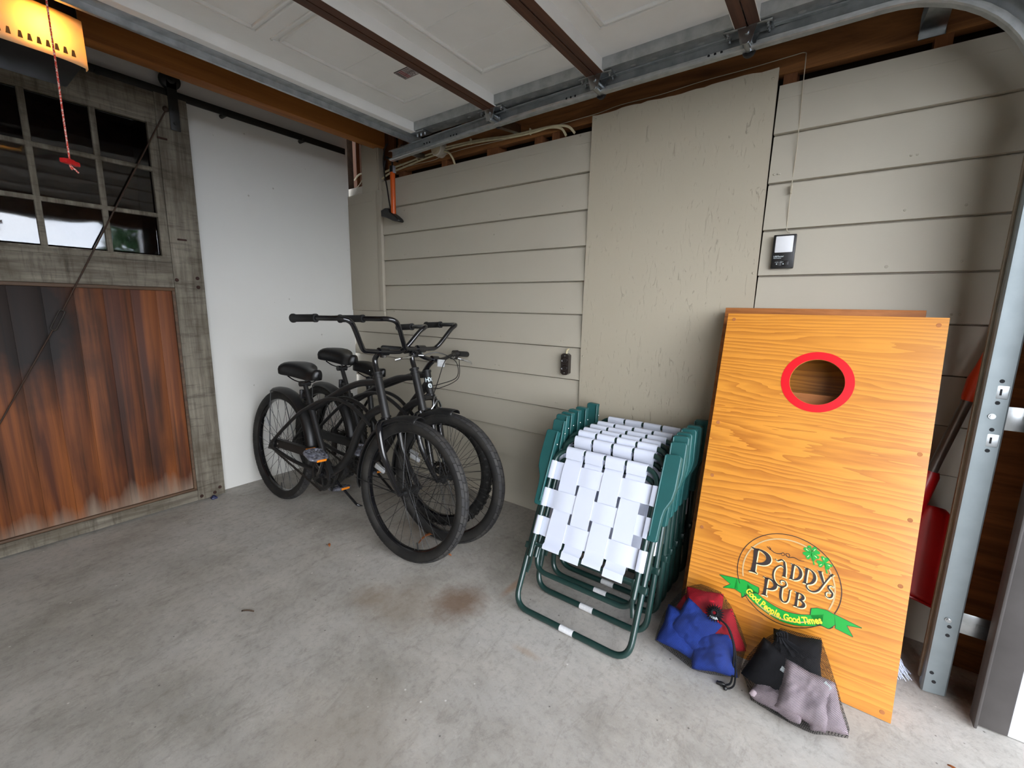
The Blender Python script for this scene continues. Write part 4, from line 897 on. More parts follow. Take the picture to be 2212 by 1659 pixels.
def bean(label, mat, loc, rot, seed, group, sc=(1, 1, 1)):
    vs, fs = pillow(seed); mb = MB(); mb.T = Matrix.Diagonal((*sc, 1)); mb.add(vs, fs)
    o = mb.build('bean_bag', mat, None, 60); o.location = (loc[0], loc[1]-.014, loc[2]); o.rotation_euler = [R(a) for a in rot]; tag(o, label, 'bean bag', group)
    m = Matrix.LocRotScale(o.location, o.rotation_euler, None); lo = min((m @ v.co).z for v in o.data.vertices)
    if lo < .004: o.location.z += .004-lo; m = Matrix.LocRotScale(o.location, o.rotation_euler, None)
    PV.extend([m @ v.co for v in o.data.vertices]); return o
def tagbit(parent, loc, rot):
    mb = MB().box((-.010, -.001, -.007), (.010, .001, .007)); q = mb.build('sewn_tag', DECAL, parent); q.location = loc; q.rotation_euler = [R(a) for a in rot]
G1 = 'bean bags in the sack by the lawn chairs'; G2 = 'bean bags in the sack at the foot of the logo board'
bean('blue bean bag lowest at the front left of the red and blue sack', BLUECLOTH, (2.742, -.600, .064), (-30, 12, 6), 1, G1, (1.0, 1.1, .85))
bean('blue bean bag at the bottom right of the red and blue sack', BLUECLOTH, (2.842, -.615, .046), (-42, -10, 10), 2, G1, (.9, 1.1, .8))
c = bean('blue bean bag above the two lowest in the red and blue sack', BLUECLOTH, (2.772, -.590, .112), (-30, 22, -4), 3, G1, (.85, 1.1, .9)); tagbit(c, (.03, -.036, .03), (0, 10, 0))
bean('red bean bag uppermost in the red and blue sack', REDCLOTH, (2.786, -.535, .160), (-40, -8, 4), 4, G1, (.8, 1.1, .75))
bean('red bean bag on the right side, against the logo board', REDCLOTH, (2.852, -.555, .112), (-24, -26, 10), 5, G1, (.75, 1.1, .85))
bean('red bean bag at the left edge, towards the lawn chairs', REDCLOTH, (2.738, -.540, .100), (-14, 26, -20), 6, G1, (.72, 1, .85))
def sack(name, label, top, mat, ruff, extra, cord, lock, net_off=.006):
    bm = bmesh.new()
    for p in PV[::7]+extra: bm.verts.new(p)
    r = bmesh.ops.convex_hull(bm, input=bm.verts); bmesh.ops.delete(bm, geom=[g for g in r['geom_interior'] if isinstance(g, bmesh.types.BMVert)], context='VERTS')
    bmesh.ops.remove_doubles(bm, verts=bm.verts, dist=.012); bmesh.ops.triangulate(bm, faces=bm.faces)
    bmesh.ops.subdivide_edges(bm, edges=[e for e in bm.edges if e.calc_length() > .04], cuts=1, use_grid_fill=True); bm.normal_update()
    for v in bm.verts:
        nz = noise.noise(v.co*26)*.006; v.co += v.normal*(net_off+max(-.002, nz)); v.co.z = max(.0015, v.co.z)
    o = V(top); T = thing(name, label, 'mesh sack', (top[0], top[1], 0)); mb = MB(); mb.T = Matrix.Translation((-top[0], -top[1], 0)); mb.bm(bm); mb.build('mesh_bag', mat, T, 80)
    return T
S1 = sack('mesh_sack', 'black mesh drawstring sack of red and blue bean bags beside the lawn chairs', (2.79, -.62, 0), NET, None, [V((2.765, -.520, .222)), V((2.84, -.53, .20))], None, None)
I1 = Matrix.Translation((-2.79, .62, 0))
mb = MB(); mb.T = I1 @ Matrix.Translation((2.830, -.600, .188)) @ Matrix.Rotation(R(-38), 4, 'X')
n = 40; vs = []; fs = []
for i in range(n):
    a = 2*pi*i/n; k = .6+.4*(i % 2)
    for j, (r, h) in enumerate(((.005, -.004), (.009, -.008), (.016*k+.005, -.003*k), (.028*k+.003, .008))): vs.append((r*cos(a), -(.012-h), r*sin(a)))
for i in range(n):
    for j in range(3): q = (i+1) % n; fs.append((i*4+j, q*4+j, q*4+j+1, i*4+j+1))
mb.add(vs, fs); rf = mb.build('gathered_mouth', BLACKCLOTH, S1, 0); rf.modifiers.new('thick', 'SOLIDIFY').thickness = .0015
mb = MB(); mb.T = I1; mb.ball((2.831, -.617, .184), .011, 10, 6, (1.3, .5, .6)); mb.build('white_toggle', DECAL, S1)
mb = MB(); mb.T = I1
mb.tube(spline([(2.836, -.615, .186), (2.872, -.628, .180), (2.900, -.645, .135), (2.908, -.660, .07), (2.908, -.668, .02), (2.897, -.674, .006), (2.884, -.680, .005)], 8), .0030, 8)
mb.tube(spline([(2.836, -.612, .184), (2.878, -.626, .174), (2.906, -.646, .12), (2.916, -.662, .06), (2.918, -.672, .02), (2.908, -.680, .005), (2.894, -.690, .005)], 8), .0028, 8)
mb.build('drawcord', BLACKCLOTH, S1)
mb = MB(); mb.T = I1; mb.ball((2.884, -.680, .008), .008, 10, 6, (1.4, .8, .8)).ball((2.896, -.691, .007), .007, 10, 6).box((2.868, -.686, .002), (2.884, -.678, .012), .002); mb.build('cord_lock', BLACKPLAST, S1)

PV.clear()
a = bean('black bean bag on the left in the black and grey sack', BLACKCLOTH, (3.010, -.610, .088), (-26, 20, -4), 11, G2, (.8, 1.1, .9)); tagbit(a, (.02, -.036, .03), (0, 0, 0))
bean('black bean bag at the back, against the board', BLACKCLOTH, (3.070, -.550, .118), (-18, -6, 4), 12, G2, (.85, 1, .95))
b = bean('pale grey bean bag at the front, with a white sewn tag', GREYCLOTH, (3.098, -.640, .078), (-36, 10, 6), 13, G2, (.85, 1.1, .9)); tagbit(b, (.040, -.032, .050), (0, 30, 0))
bean('pale grey bean bag at the lower right end of the sack', GREYCLOTH, (3.145, -.635, .055), (-44, -14, 14), 14, G2, (.6, 1, .8))
bean('pale grey bean bag lying flat underneath the black one', GREYCLOTH, (3.035, -.655, .026), (-80, 4, -8), 15, G2, (.9, .8, .5))
S2 = sack('mesh_sack', 'black mesh drawstring sack of black and grey bean bags below the logo', (3.08, -.70, 0), NET2, None, [V((3.040, -.585, .178)), V((3.07, -.55, .175)), V((2.965, -.625, .03))], None, None)
I2 = Matrix.Translation((-3.08, .70, 0))
mb = MB(); mb.T = I2; vs = []; fs = []; n = 28
for j, (cx, cy, cz, r) in enumerate(((3.056, -.580, .142, .056), (3.046, -.584, .158, .042), (3.034, -.590, .172, .026), (3.026, -.594, .184, .015), (3.022, -.597, .194, .011))):
    for i in range(n): a = 2*pi*i/n; q = r*(1+.16*(1 if i % 2 else -1)); vs.append((cx+q*cos(a), cy+q*.55*sin(a), cz+q*.35*cos(a+.6)))
for j in range(4):
    for i in range(n): q = (i+1) % n; fs.append((j*n+i, j*n+q, j*n+n+q, j*n+n+i))
mb.add(vs, fs); mb.build('gathered_neck', BLACKCLOTH, S2, 0)
mb = MB(); mb.T = I2
for dx, dz in ((0, .274), (.008, .276), (-.006, .268)): mb.tube(spline([(3.020+dx, -.597, .192), (3.014+dx, -.600, dz-.064), (3.026+dx, -.601, dz-.058), (3.030+dx, -.597, .194)], 8), .0020, 6)
mb.build('drawcord', BLACKCLOTH, S2)

# ================================================================ SHOVEL, BROOM, LITTER
SH = thing('snow_shovel', 'red plastic snow shovel hanging on the wall between logo board and track', 'shovel', (3.40, -.10, .2))
SI = Matrix.Translation((-3.40, .10, -.2))
ax0, ax1 = V((3.352, -.10, .60)), V((3.452, -.075, 1.075)); dv = (ax1-ax0).normalized()
mb = MB(); mb.T = SI; mb.cyl(ax0+dv*.02, ax0+dv*.335, .0145, 16); mb.build('handle_tube', GREYTUBE, SH)
mb = MB(); mb.T = SI; mb.tube([ax0+dv*.33, ax0+dv*.345, ax0+dv*.40, ax0+dv*.44, ax0+dv*.50], [.0165, .020, .026, .021, .018], 16).tube(fillet([ax0+dv*.49, ax0+dv*.52+V((.0, -.045, .0)), ax0+dv*.62+V((0, -.045, 0)), ax0+dv*.62+V((0, .045, 0)), ax0+dv*.52+V((0, .045, 0)), ax0+dv*.49], .02), .013, 10); mb.build('grip', ORANGEPLAST, SH)
mb = MB(); mb.T = SI; mb.tube([ax0+dv*.075, ax0+dv*.06, ax0-dv*.0, ax0-dv*.08, ax0-dv*.14], [.020, .026, .028, .030, .024], 16, flat=.75); mb.build('socket', REDPLAST, SH)
vs = []; fs = []; NX, NZ = 18, 16
for j in range(NZ+1):
    v = j/NZ; wx = .098*(1 if v > .0 else 1)*(1-.62*max(0, (v-.62)/.38)**2.2)
    for i in range(NX+1):
        u = 2*i/NX-1; x = 3.384+wx*u+.045*(1-v)*.3; z = .200+.345*v+.012*(1-u*u)-.025*u*(1-v)
        y = -.085-.030*(1-u*u)*(.4+.6*v)-.03*(1-v)**2+(.018 if abs(u) > .93 else 0)*0
        vs.append((x, y, z))
for j in range(NZ):
    for i in range(NX): a = j*(NX+1)+i; fs.append((a, a+1, a+NX+2, a+NX+1))
mb = MB(); mb.T = SI; mb.add(vs, fs); bl = mb.build('blade', REDPLAST, SH, 60); bl.modifiers.new('thick', 'SOLIDIFY').thickness = .004
mb = MB(); mb.T = SI; mb.tube([vs[i] for i in range(NX+1)], .0055, 8); mb.build('wear_edge', REDPLAST, SH)
BR = thing('broom', 'pale bristled broom tucked behind the lower right corner of logo board', 'broom', (3.335, -.262, 0))
mb = MB().box((-.048, -.022, .085), (.000, .022, .120), .006); mb.build('broom_block', STUDWOOD, BR)
mb = MB(); rr = random.Random(3)
for k in range(110):
    x = rr.uniform(-.046, -.002); y = rr.uniform(-.018, .018); fl = .045*(x+.05)/.05
    mb.tube([(x, y, .08), (x+rr.uniform(-.006, .012)+fl*.4, y*1.25, .04), (x+rr.uniform(-.012, .022)+fl, y*1.5+rr.uniform(-.01, .01), .002)], .0011, 3)
b = mb.build('bristles', BRISTLE, BR, 0); b['kind'] = 'stuff'
MB().cyl((-.024, .0, .11), (-.030, .165, .62), .010, 12).build('broom_handle', STUDWOOD, BR)
def leaf(label, loc, pts, rz, mat=LEAFBROWN, name='leaf', cat='leaf', curl=.012):
    n = len(pts); mb = MB(); vs = []; 
    for i, (x, w) in enumerate(pts):
        z = curl*sin(pi*i/(n-1))+.001; vs += [(x, -w, z+.004*w/.01), (x, 0, z), (x, w, z+.004)]
    fs = []
    for i in range(n-1):
        for k in (0, 1): a = i*3+k; fs.append((a, a+1, a+4, a+3))
    mb.add(vs, fs); o = mb.build(name, mat, None, 60); o.location = loc; o.rotation_euler = (0, 0, rz); o.modifiers.new('thick', 'SOLIDIFY').thickness = .0012; return tag(o, label, cat)
LP = [(0, .001), (.02, .005), (.045, .008), (.07, .009), (.09, .007), (.11, .003)]
leaf('long curled brown leaf on the floor inside the nearest front wheel', (1.468, -.700, .003), LP, R(75), curl=.03)
leaf('small dried leaf on the floor beside the second bicycle front wheel', (1.640, -.690, .001), [(p[0]*.35, p[1]*.6) for p in LP], R(20), curl=.006)
leaf('small brown leaf alone on concrete left of the front wheel', (1.115, -.979, .001), [(p[0]*.28, p[1]*.7) for p in LP], R(-20), curl=.005)
leaf('tiny reddish leaf on the floor at the bottom right, by the opening', (3.425, -.585, .001), [(p[0]*.25, p[1]*.4) for p in LP], R(-30), curl=.004)
leaf('thin dark twig on the concrete in the middle of the floor', (1.30, -1.46, .001), [(p[0]*.45, .0012) for p in LP], R(35), DEBRIS, 'twig', 'twig', .004)
# tree beyond the opening (seen in the panes), trunk with a crown of leaf clusters
TR = thing('tree', 'leafy green tree outside, mirrored in the lower door panes', 'tree', (13.5, 3.0, 0))
MB().tube([(0, 0, -.1), (.1, 0, 1.2), (0, .1, 3), (.05, 0, 5)], [.2, .17, .12, .05], 12).build('trunk', BARK, TR)
mb = MB(); rr = random.Random(5)
for k in range(7000):
    h = rr.random()**.8; r = 2.3*(1-h)**.6*rr.random()**.45; a = rr.uniform(0, 2*pi); c = V((r*cos(a), r*sin(a), .7+6.2*h-.25*r)); s = rr.uniform(.10, .22)
    d1 = V((rr.uniform(-1, 1), rr.uniform(-1, 1), rr.uniform(-1, .3))).normalized()*s; d2 = d1.cross(V((rr.uniform(-1, 1), rr.uniform(-1, 1), rr.uniform(-1, 1)))).normalized()*s*.45
    mb.add([c-d1, c+d2, c+d1, c-d2], [(0, 1, 2, 3)])
f = mb.build('foliage', FOLIAGE, TR, 0)

# ================================================================ BICYCLES (x forward, y to the rider's left, z up; origin at the rear contact)
def bike_matrix(x, y, phi, lean):
    hd = V((cos(phi), sin(phi), 0)); lf = V((-sin(phi), cos(phi), 0)); up = V((0, 0, 1))*cos(lean)+lf*sin(lean); n = up.cross(hd)
    m = Matrix((hd, n, up)).transposed().to_4x4(); m.translation = (x, y, 0); return m
def tire_mesh(Rw, r, style):
    mb = MB(); sec = []
    for k in range(15): a = R(-150+300*k/14); sec.append((Rw+r*cos(a)*1.02, r*sin(a)))
    if style == 'cruiser':
        # smooth wall, tread cap with grooved blocks
        mb.lathe(sec, (0, 0, 0), 'y', 72)
        mb.mat(1); N = 54
        for i in range(N):
            a0 = 2*pi*i/N; a1 = a0+2*pi/N*.86
            for s in (-1, 1):
                for (b0, b1, sh) in ((.03, .50, 0), (.56, .98, .25)):
                    q = []; 
                    for (b, aa) in ((b0, a0), (b1, a0), (b1, a1), (b0, a1)):
                        aa += sh*2*pi/N+b*.035; rr = r+.0016
                        for g in (rr, r-.001): R2 = Rw+g*cos(b)*1.02; q.append((R2*cos(aa), s*g*sin(b), R2*sin(aa)))
                    mb.add(q, [(0, 2, 4, 6), (0, 1, 3, 2), (2, 3, 5, 4), (4, 5, 7, 6), (6, 7, 1, 0)])
    else:
        mb.lathe(sec, (0, 0, 0), 'y', 64); mb.mat(1); N = 46
        for i in range(N):
            for (b, w, l, off) in ((-.95, .006, .010, 0), (-.35, .006, .011, .5), (.25, .006, .011, 0), (.95, .006, .010, .5)):
                a = 2*pi*(i+off)/N; c = V(((Rw+r*cos(b))*cos(a), r*sin(b), (Rw+r*cos(b))*sin(a))); nn = V((cos(b)*cos(a), sin(b), cos(b)*sin(a))); t = V((-sin(a), 0, cos(a))); u = nn.cross(t)
                q = []
                for h in (-.002, .0055):
                    for (p, s) in ((-1, -1), (1, -1), (1, 1), (-1, 1)): q.append(tuple(c+nn*h+t*(p*l*.5)+u*(s*w)))
                mb.add(q, [(4, 5, 6, 7), (0, 1, 5, 4), (1, 2, 6, 5), (2, 3, 7, 6), (3, 0, 4, 7)])
    return mb
def make_wheel(name, parent, pos, steer, style, Rw=.308, r=.028, refl=0., spoke_n=36, disc=False):
    mb = MB(); rr = Rw-.020; w = .016
    mb.lathe([(rr, -w), (rr+.010, -w-.002), (rr+.010, w+.002), (rr, w), (rr-.010, w*.55), (rr-.012, 0), (rr-.010, -w*.55)], (0, 0, 0), 'y', 72, close=True)
    o = mb.build(name, BIKEBLACK, parent, 40); o.location = pos; o.rotation_euler = (0, 0, steer)
    tire_mesh(Rw, r, style).build('tire', [RUBBER, TREAD], o, 50)
    mb = MB().lathe([(0, -.052), (.010, -.052), (.011, -.034), (.023, -.032), (.023, -.028), (.013, -.024), (.013, .024), (.023, .028), (.023, .032), (.011, .034), (.010, .052), (0, .052)], (0, 0, 0), 'y', 20).cyl((0, -.075, 0), (0, .075, 0), .0048, 10)
    for s in (-1, 1): mb.cyl((0, s*.062, 0), (0, s*.070, 0), .0085, 6)
    h = mb.build('hub', BIKEMATTE, o)
    if disc: MB().lathe([(.03, -.040), (.052, -.040), (.052, -.037), (.03, -.037)], (0, 0, 0), 'y', 28, close=True).build('sprocket', CHAIN, h)
    mb = MB()
    for k in range(spoke_n):
        s = 1 if k % 2 else -1; g = (k//2) % 2; a = 2*pi*k/spoke_n; ah = a+(1 if g else -1)*R(78)
        mb.tube([(.021*cos(ah), s*.030, .021*sin(ah)), ((rr-.010)*cos(a), s*.004, (rr-.010)*sin(a))], .0011, 5)
    mb.build('spokes', BIKEMATTE, o, 60)
    MB().cyl(((rr-.012)*cos(refl+2.1), 0, (rr-.012)*sin(refl+2.1)), ((rr-.045)*cos(refl+2.1), .0, (rr-.045)*sin(refl+2.1)), .0032, 8).build('valve', BLACKPLAST, o)
    mb = MB(); mb.T = Matrix.Rotation(-refl, 4, 'Y'); mb.box((.190, -.006, -.013), (.255, .006, .013), .003); mb.build('wheel_reflector', CLEARREF, o)
    return o
def saddle(mb, L=.265, Wd=.118, nose=.028, th=.055):
    n = 26; m = 20; vs = []; fs = []
    for i in range(n+1):
        t = i/n; x = -L*.52+L*t
        w = nose+(Wd-nose)*(1-min(1, max(0, (t-.18)/.52)))**1.5 if t > .18 else Wd*(1-((.18-t)/.18)**3*.35)
        w *= (1-max(0, (t-.93)/.07)**2*.75)*(1-max(0, (.05-t)/.05)**2*.5)
        top = .012*cos((t-.1)*5)+.004; e = 1-max(0, (t-.94)/.06)**2*.5-max(0, (.05-t)/.05)**2*.5
        for k in range(m):
            a = 2*pi*k/m; ca, sa = cos(a), sin(a); y = w*(abs(ca)**.7)*(1 if ca > 0 else -1)
            z = top+(th*.42*(abs(sa)**.75) if sa > 0 else -th*(.85-.35*t)*(abs(sa)**.5)*(.9 if abs(ca) > .2 else .55))*e-.012*(abs(ca)**3)
            vs.append((x, y, z))
    for i in range(n):
        for k in range(m): l = (k+1) % m; fs.append((i*m+k, i*m+l, (i+1)*m+l, (i+1)*m+k))
    fs += [list(range(m))[::-1], [n*m+k for k in range(m)]]
    return mb.add(vs, fs)
def pedal(parent, c, tilt, name='pedal'):
    mb = MB(); L, Wd = .048, .046; s = 1 if c[1] > 0 else -1
    mb.T = Matrix.Translation(c) @ Matrix.Rotation(tilt, 4, 'Y')
    mb.tube(fillet([(-.034, -Wd, 0), (-L, -.02, 0), (-L, .02, 0), (-.034, Wd, 0), (.034, Wd, 0), (L, .02, 0), (L, -.02, 0), (.034, -Wd, 0)], .012, 4, True), .0095, 8, True)
    mb.box((-.012, -Wd, -.011), (.012, Wd, .011), .004).box((-L, -.012, -.007), (L, .012, .007), .003).tube([(-.04, -.036, 0), (.04, .036, 0)], .006, 6).tube([(-.04, .036, 0), (.04, -.036, 0)], .006, 6)
    p = mb.build(name, CLEARPLAST, parent)
    for q in (-1, 1):
        mb = MB(); mb.T = Matrix.Translation(c) @ Matrix.Rotation(tilt, 4, 'Y'); mb.box((q*(L+.006), -.026, -.006), (q*(L+.011), .026, .006), .001); mb.build('pedal_reflector', ORANGEREF, p)
    return p
def crank_arm(mb, bb, c, side):
    a = V((bb[0], side*.058, bb[1])); b = V((c[0], side*.072, c[2])); mb.tube([a, a*.5+b*.5, b], [.014, .0115, .011], 10, flat=.6); mb.tube([b, V((c[0], c[1], c[2]))], .006, 8); mb.cyl((bb[0], side*.03, bb[1]), (bb[0], side*.066, bb[1]), .017, 14)
def fender(parent, c, steer, a0, a1, Rf=.352, w=.038):
    mb = MB(); n = 40; sec = [(-w, -.020), (-w*.85, -.006), (-w*.45, .003), (0, .006), (w*.45, .003), (w*.85, -.006), (w, -.020)]
    vs = []; fs = []; m = len(sec)
    for i in range(n+1):
        a = R(a0+(a1-a0)*i/n); e = 1-.35*max(0, (i-n+2)/2)
        for y, h in sec: q = Rf+h; vs.append((q*cos(a), y*e, q*sin(a)))
    for i in range(n):
        for k in range(m-1): fs.append((i*m+k, i*m+k+1, (i+1)*m+k+1, (i+1)*m+k))
    mb.add(vs, fs); o = mb.build('fender', BIKEMATTE, parent, 60); o.location = c; o.rotation_euler = (0, 0, steer); o.modifiers.new('thick', 'SOLIDIFY').thickness = .0018
    return o
BAR_UP = 0.
def make_cruiser(label, mat4, seat_up=0., steer=.05, crank=1, refl_front=2.85):
    t = thing('bicycle', label, 'bicycle', mat4=mat4, group='black bicycles in the corner')
    RA, FA, BB = V((0, 0, .336)), V((1.147, 0, .336)), (.490, .272)
    make_wheel('rear_wheel', t, RA, 0, 'cruiser', refl=2.6)
    make_wheel('front_wheel', t, FA, steer, 'cruiser', refl=refl_front)
    mb = MB()
    mb.tube([(.870, 0, .862), (.953, 0, .650)], .0205, 16); mb.lathe([(.0, .012), (.025, .012), (.027, 0), (.023, -.014)], (0, 0, 0), 'z', 4) if 0 else None
    hd = (V((.953, 0, .650))-V((.870, 0, .862))).normalized()
    for p, l in ((V((.870, 0, .862)), -.006), (V((.870, 0, .862)), .014), (V((.953, 0, .650)), -.012), (V((.953, 0, .650)), .006)): mb.tube([p+hd*l, p+hd*(l+.008)], .0255, 18)
    mb.tube(spline([(.495, 0, .262), (.540, 0, .292), (.614, 0, .345), (.690, 0, .440), (.745, 0, .556), (.815, 0, .640), (.880, 0, .682), (.925, 0, .700)], 8), .0205, 14)   # S-shaped down tube
    mb.tube(spline([(.878, 0, .822), (.810, 0, .812), (.720, 0, .795), (.600, 0, .750), (.480, 0, .690), (.380, 0, .640), (.290, 0, .600)], 8), .0170, 14)                    # top tube
    mb.tube([(.490, 0, .272), (.287, 0, .640)], .0175, 14)                                                                                                       # seat tube
    for s in (-1, 1):
        mb.tube(spline([(.860, s*.020, .600), (.806, s*.024, .636), (.700, s*.030, .684), (.575, s*.034, .700), (.440, s*.034, .668), (.330, s*.036, .618), (.245, s*.044, .568), (.12, s*.062, .462), (.01, s*.072, .362)], 7), .0098, 12)
        mb.tube(spline([(.490, s*.026, .272), (.36, s*.036, .276), (.22, s*.062, .298), (-.004, s*.072, .336)], 6), .0105, 12)
        mb.prism([(-.028, .318), (.030, .322), (.034, .372), (-.006, .376)], .005, 'y', s*.072-.0025)
    mb.cyl((.490, -.038, .272), (.490, .038, .272), .026, 18).tube([(.292, 0, .628), (.280, 0, .650)], .021, 16).cyl((.262, -.026, .640), (.262, .026, .640), .006, 8)
    fr = mb.build('frame', BIKEMATTE, t)
    # fork
    ca = Matrix.Translation(FA) @ Matrix.Rotation(steer, 4, 'Z') @ Matrix.Translation(-FA)
    mb = MB(); mb.T = ca; mb.tube([(.953, 0, .652), (.966, 0, .622)], .0185, 14)
    for s in (-1, 1): mb.tube(spline([(.955, s*.006, .640), (.966, s*.044, .632), (.985, s*.060, .600), (1.020, s*.062, .500), (1.065, s*.062, .425), (1.115, s*.064, .362), (1.147, s*.066, .330)], 8), [.0155]*17+[.0155-.0042*i/31 for i in range(32)], 14)
    fk = mb.build('fork', BIKEBLACK, t)
    mb = MB(); mb.T = ca; mb.cyl((.975, 0, .632), (.993, 0, .642), .0075, 12).build('crown_bolt', ZINC, fk)
    f = fender(t, FA, steer, 84, 190); 
    mb = MB(); mb.T = ca
    for s in (-1, 1): mb.tube([(1.147, s*.072, .336), (.802, s*.034, .330)], .0028, 6)
    mb.build('fender_stay', BIKEMATTE, f); f.children[0].matrix_parent_inverse = (Matrix.Translation(FA) @ Matrix.Rotation(steer, 4, 'Z')).inverted()
    f = fender(t, RA, 0, 8, 109)
    mb = MB()
    for s in (-1, 1): mb.tube([(-.004, s*.076, .356), (-.085, s*.036, .665)], .0030, 6)
    mb.build('fender_stay', BIKEMATTE, f); f.children[0].matrix_parent_inverse = Matrix.Translation(RA).inverted()
    # stem and bar
    cb = Matrix.Translation((.842, 0, 0)) @ Matrix.Rotation(steer, 4, 'Z') @ Matrix.Translation((-.842, 0, 0))
    mb = MB(); mb.T = cb; mb.tube(spline([(.868, 0, .868), (.851, 0, .910), (.850, 0, .938), (.872, 0, .962), (.902, 0, .974)], 6), .0135, 14); mb.cyl((.904, -.028, .974), (.904, .028, .974), .0195, 16).box((.895, -.012, .945), (.916, .012, .968), .003)
    s_ = mb.build('stem', BIKEBLACK, t); mb = MB(); mb.T = cb; mb.cyl((.918, -.008, .952), (.928, -.008, .952), .006, 10).build('clamp_bolt', ZINC, s_)
    h = [(.904, 0, .974), (.904, .085, .975), (.906, .118, .980), (.920, .150, 1.012), (.940, .205, 1.084), (.946, .235, 1.107), (.925, .262, 1.115), (.88, .277, 1.113), (.80, .293, 1.110), (.670, .318, 1.103)]
    P = spline([(p[0], -p[1], p[2]) for p in h[::-1]]+h[1:], 6); mb = MB(); mb.T = cb; b = mb.tube(P, .0118, 12).build('handlebar', BIKEBLACK, t)
    for s in (-1, 1):
        a, c = V((.662, s*.320, 1.1025)), V((.80, s*.293, 1.110)); d = c-a
        mb = MB(); mb.T = cb; mb.tube([a, a+d*.02, a+d*.08, a+d*.12, a+d*.90, a+d*.92, a+d*1.0], [.016, .0205, .0205, .0170, .0170, .019, .019], 16).build('grip', GRIPRUB, b)
    # seat post, saddle, reflector
    dn = V((-.203, 0, .368)).normalized(); p0 = V((.283, 0, .645)); p1 = p0+dn*(.115+seat_up)
    pst = MB().tube([p0-dn*.02, p1], .0128, 14).cyl(p1-dn*.006+V((0, -.03, 0)), p1-dn*.006+V((0, .03, 0)), .016, 12).build('seat_post', BIKEMATTE, t)
    q = p0+dn*(.035+seat_up*.45); MB().box((q.x-.052, -.024, q.z-.022), (q.x-.036, .024, q.z+.030), .004).tube([q, q+V((-.04, 0, .004))], .017, 10).build('rear_reflector', BLACKPLAST, pst)
    mb = MB(); c = p1+V((.022, 0, .066)); mb.T = Matrix.Translation(c) @ Matrix.Rotation(R(3), 4, 'Y'); saddle(mb, .250, .118, .032, .070); sd = mb.build('saddle', SADDLE, t, 60)
    mb = MB()
    for s in (-1, 1): mb.tube(spline([(c.x-.115, s*.05, c.z-.035), (c.x-.07, s*.03, c.z-.058), (c.x+.02, s*.022, c.z-.060), (c.x+.10, s*.012, c.z-.022)], 5), .0035, 8)
    mb.build('saddle_rails', BIKEBLACK, sd)
    # drive train
    pr_, pl_ = V((.565, -.125, .410)), V((.415, .125, .134))
    if crank == 2: pr_, pl_ = V((.590, -.125, .385)), V((.390, .125, .159))
    mb = MB(); crank_arm(mb, BB, pr_, -1); crank_arm(mb, BB, pl_, 1); ck = mb.build('crank', BIKEBLACK, t)
    mb = MB(); mb.lathe([(.070, -.046), (.086, -.046), (.086, -.043), (.070, -.043)], (BB[0], 0, BB[1]), 'y', 44, close=True)
    for k in range(5): a = 2*pi*k/5; mb.tube([(BB[0]+.018*cos(a), -.0445, BB[1]+.018*sin(a)), (BB[0]+.074*cos(a), -.0445, BB[1]+.074*sin(a))], .008, 6, flat=.3)
    for k in range(44): a = 2*pi*k/44; mb.box((BB[0]+.089*cos(a)-.0025, -.046, BB[1]+.089*sin(a)-.0025), (BB[0]+.089*cos(a)+.0025, -.043, BB[1]+.089*sin(a)+.0025))
    mb.build('chainring', BIKEMATTE, t)
    pedal(t, pr_, .35); pedal(t, pl_, -.2)
    mb = MB(); mb.tube([(.0, -.045, .372), (.490, -.045, .364)], .0042, 6).tube([(.0, -.045, .302), (.490, -.045, .180)], .0042, 6)
    for k in range(40): x = .0+.488*k/39; mb.box((x-.003, -.0495, .298-.122*k/39), (x+.003, -.0405, .308-.122*k/39))
    mb.build('chain', CHAIN, t)
    o = [(.02, .340), (.02, .384), (.30, .392), (.47, .386), (.545, .362), (.590, .300), (.588, .262), (.572, .262), (.566, .300), (.53, .340), (.47, .352), (.30, .346)]
    g = MB().prism(o, .006, 'y', -.062).prism([(p[0], p[1]) for p in ((.02, .380), (.30, .388), (.47, .382), (.543, .358), (.588, .298), (.592, .302), (.547, .364), (.472, .389), (.30, .394), (.02, .386))], .026, 'y', -.062).build('chain_guard', BIKEMATTE, t)
    MB().lathe([(0, -.0655), (.006, -.064), (.006, -.062)], (.06, 0, .362), 'y', 12).build('guard_screw', ZINC, g)
    MB().tube(fillet([(.40, .034, .262), (.41, .05, .246), (.48, .20, .028), (.505, .226, .012), (.535, .226, .010)], .012, 4), .0075, 8).build('kickstand', BIKEBLACK, t)
    return t
BK1 = make_cruiser('black cruiser bicycle with tall handlebar nearest the room, lowest saddle on left', bike_matrix(.380, -.850, .024, .092), 0., .047, 1)
BK2 = make_cruiser('second black cruiser bicycle, behind the nearest one, saddle raised higher', bike_matrix(.397, -.582, -.0125, .074), .072, .135, 2)

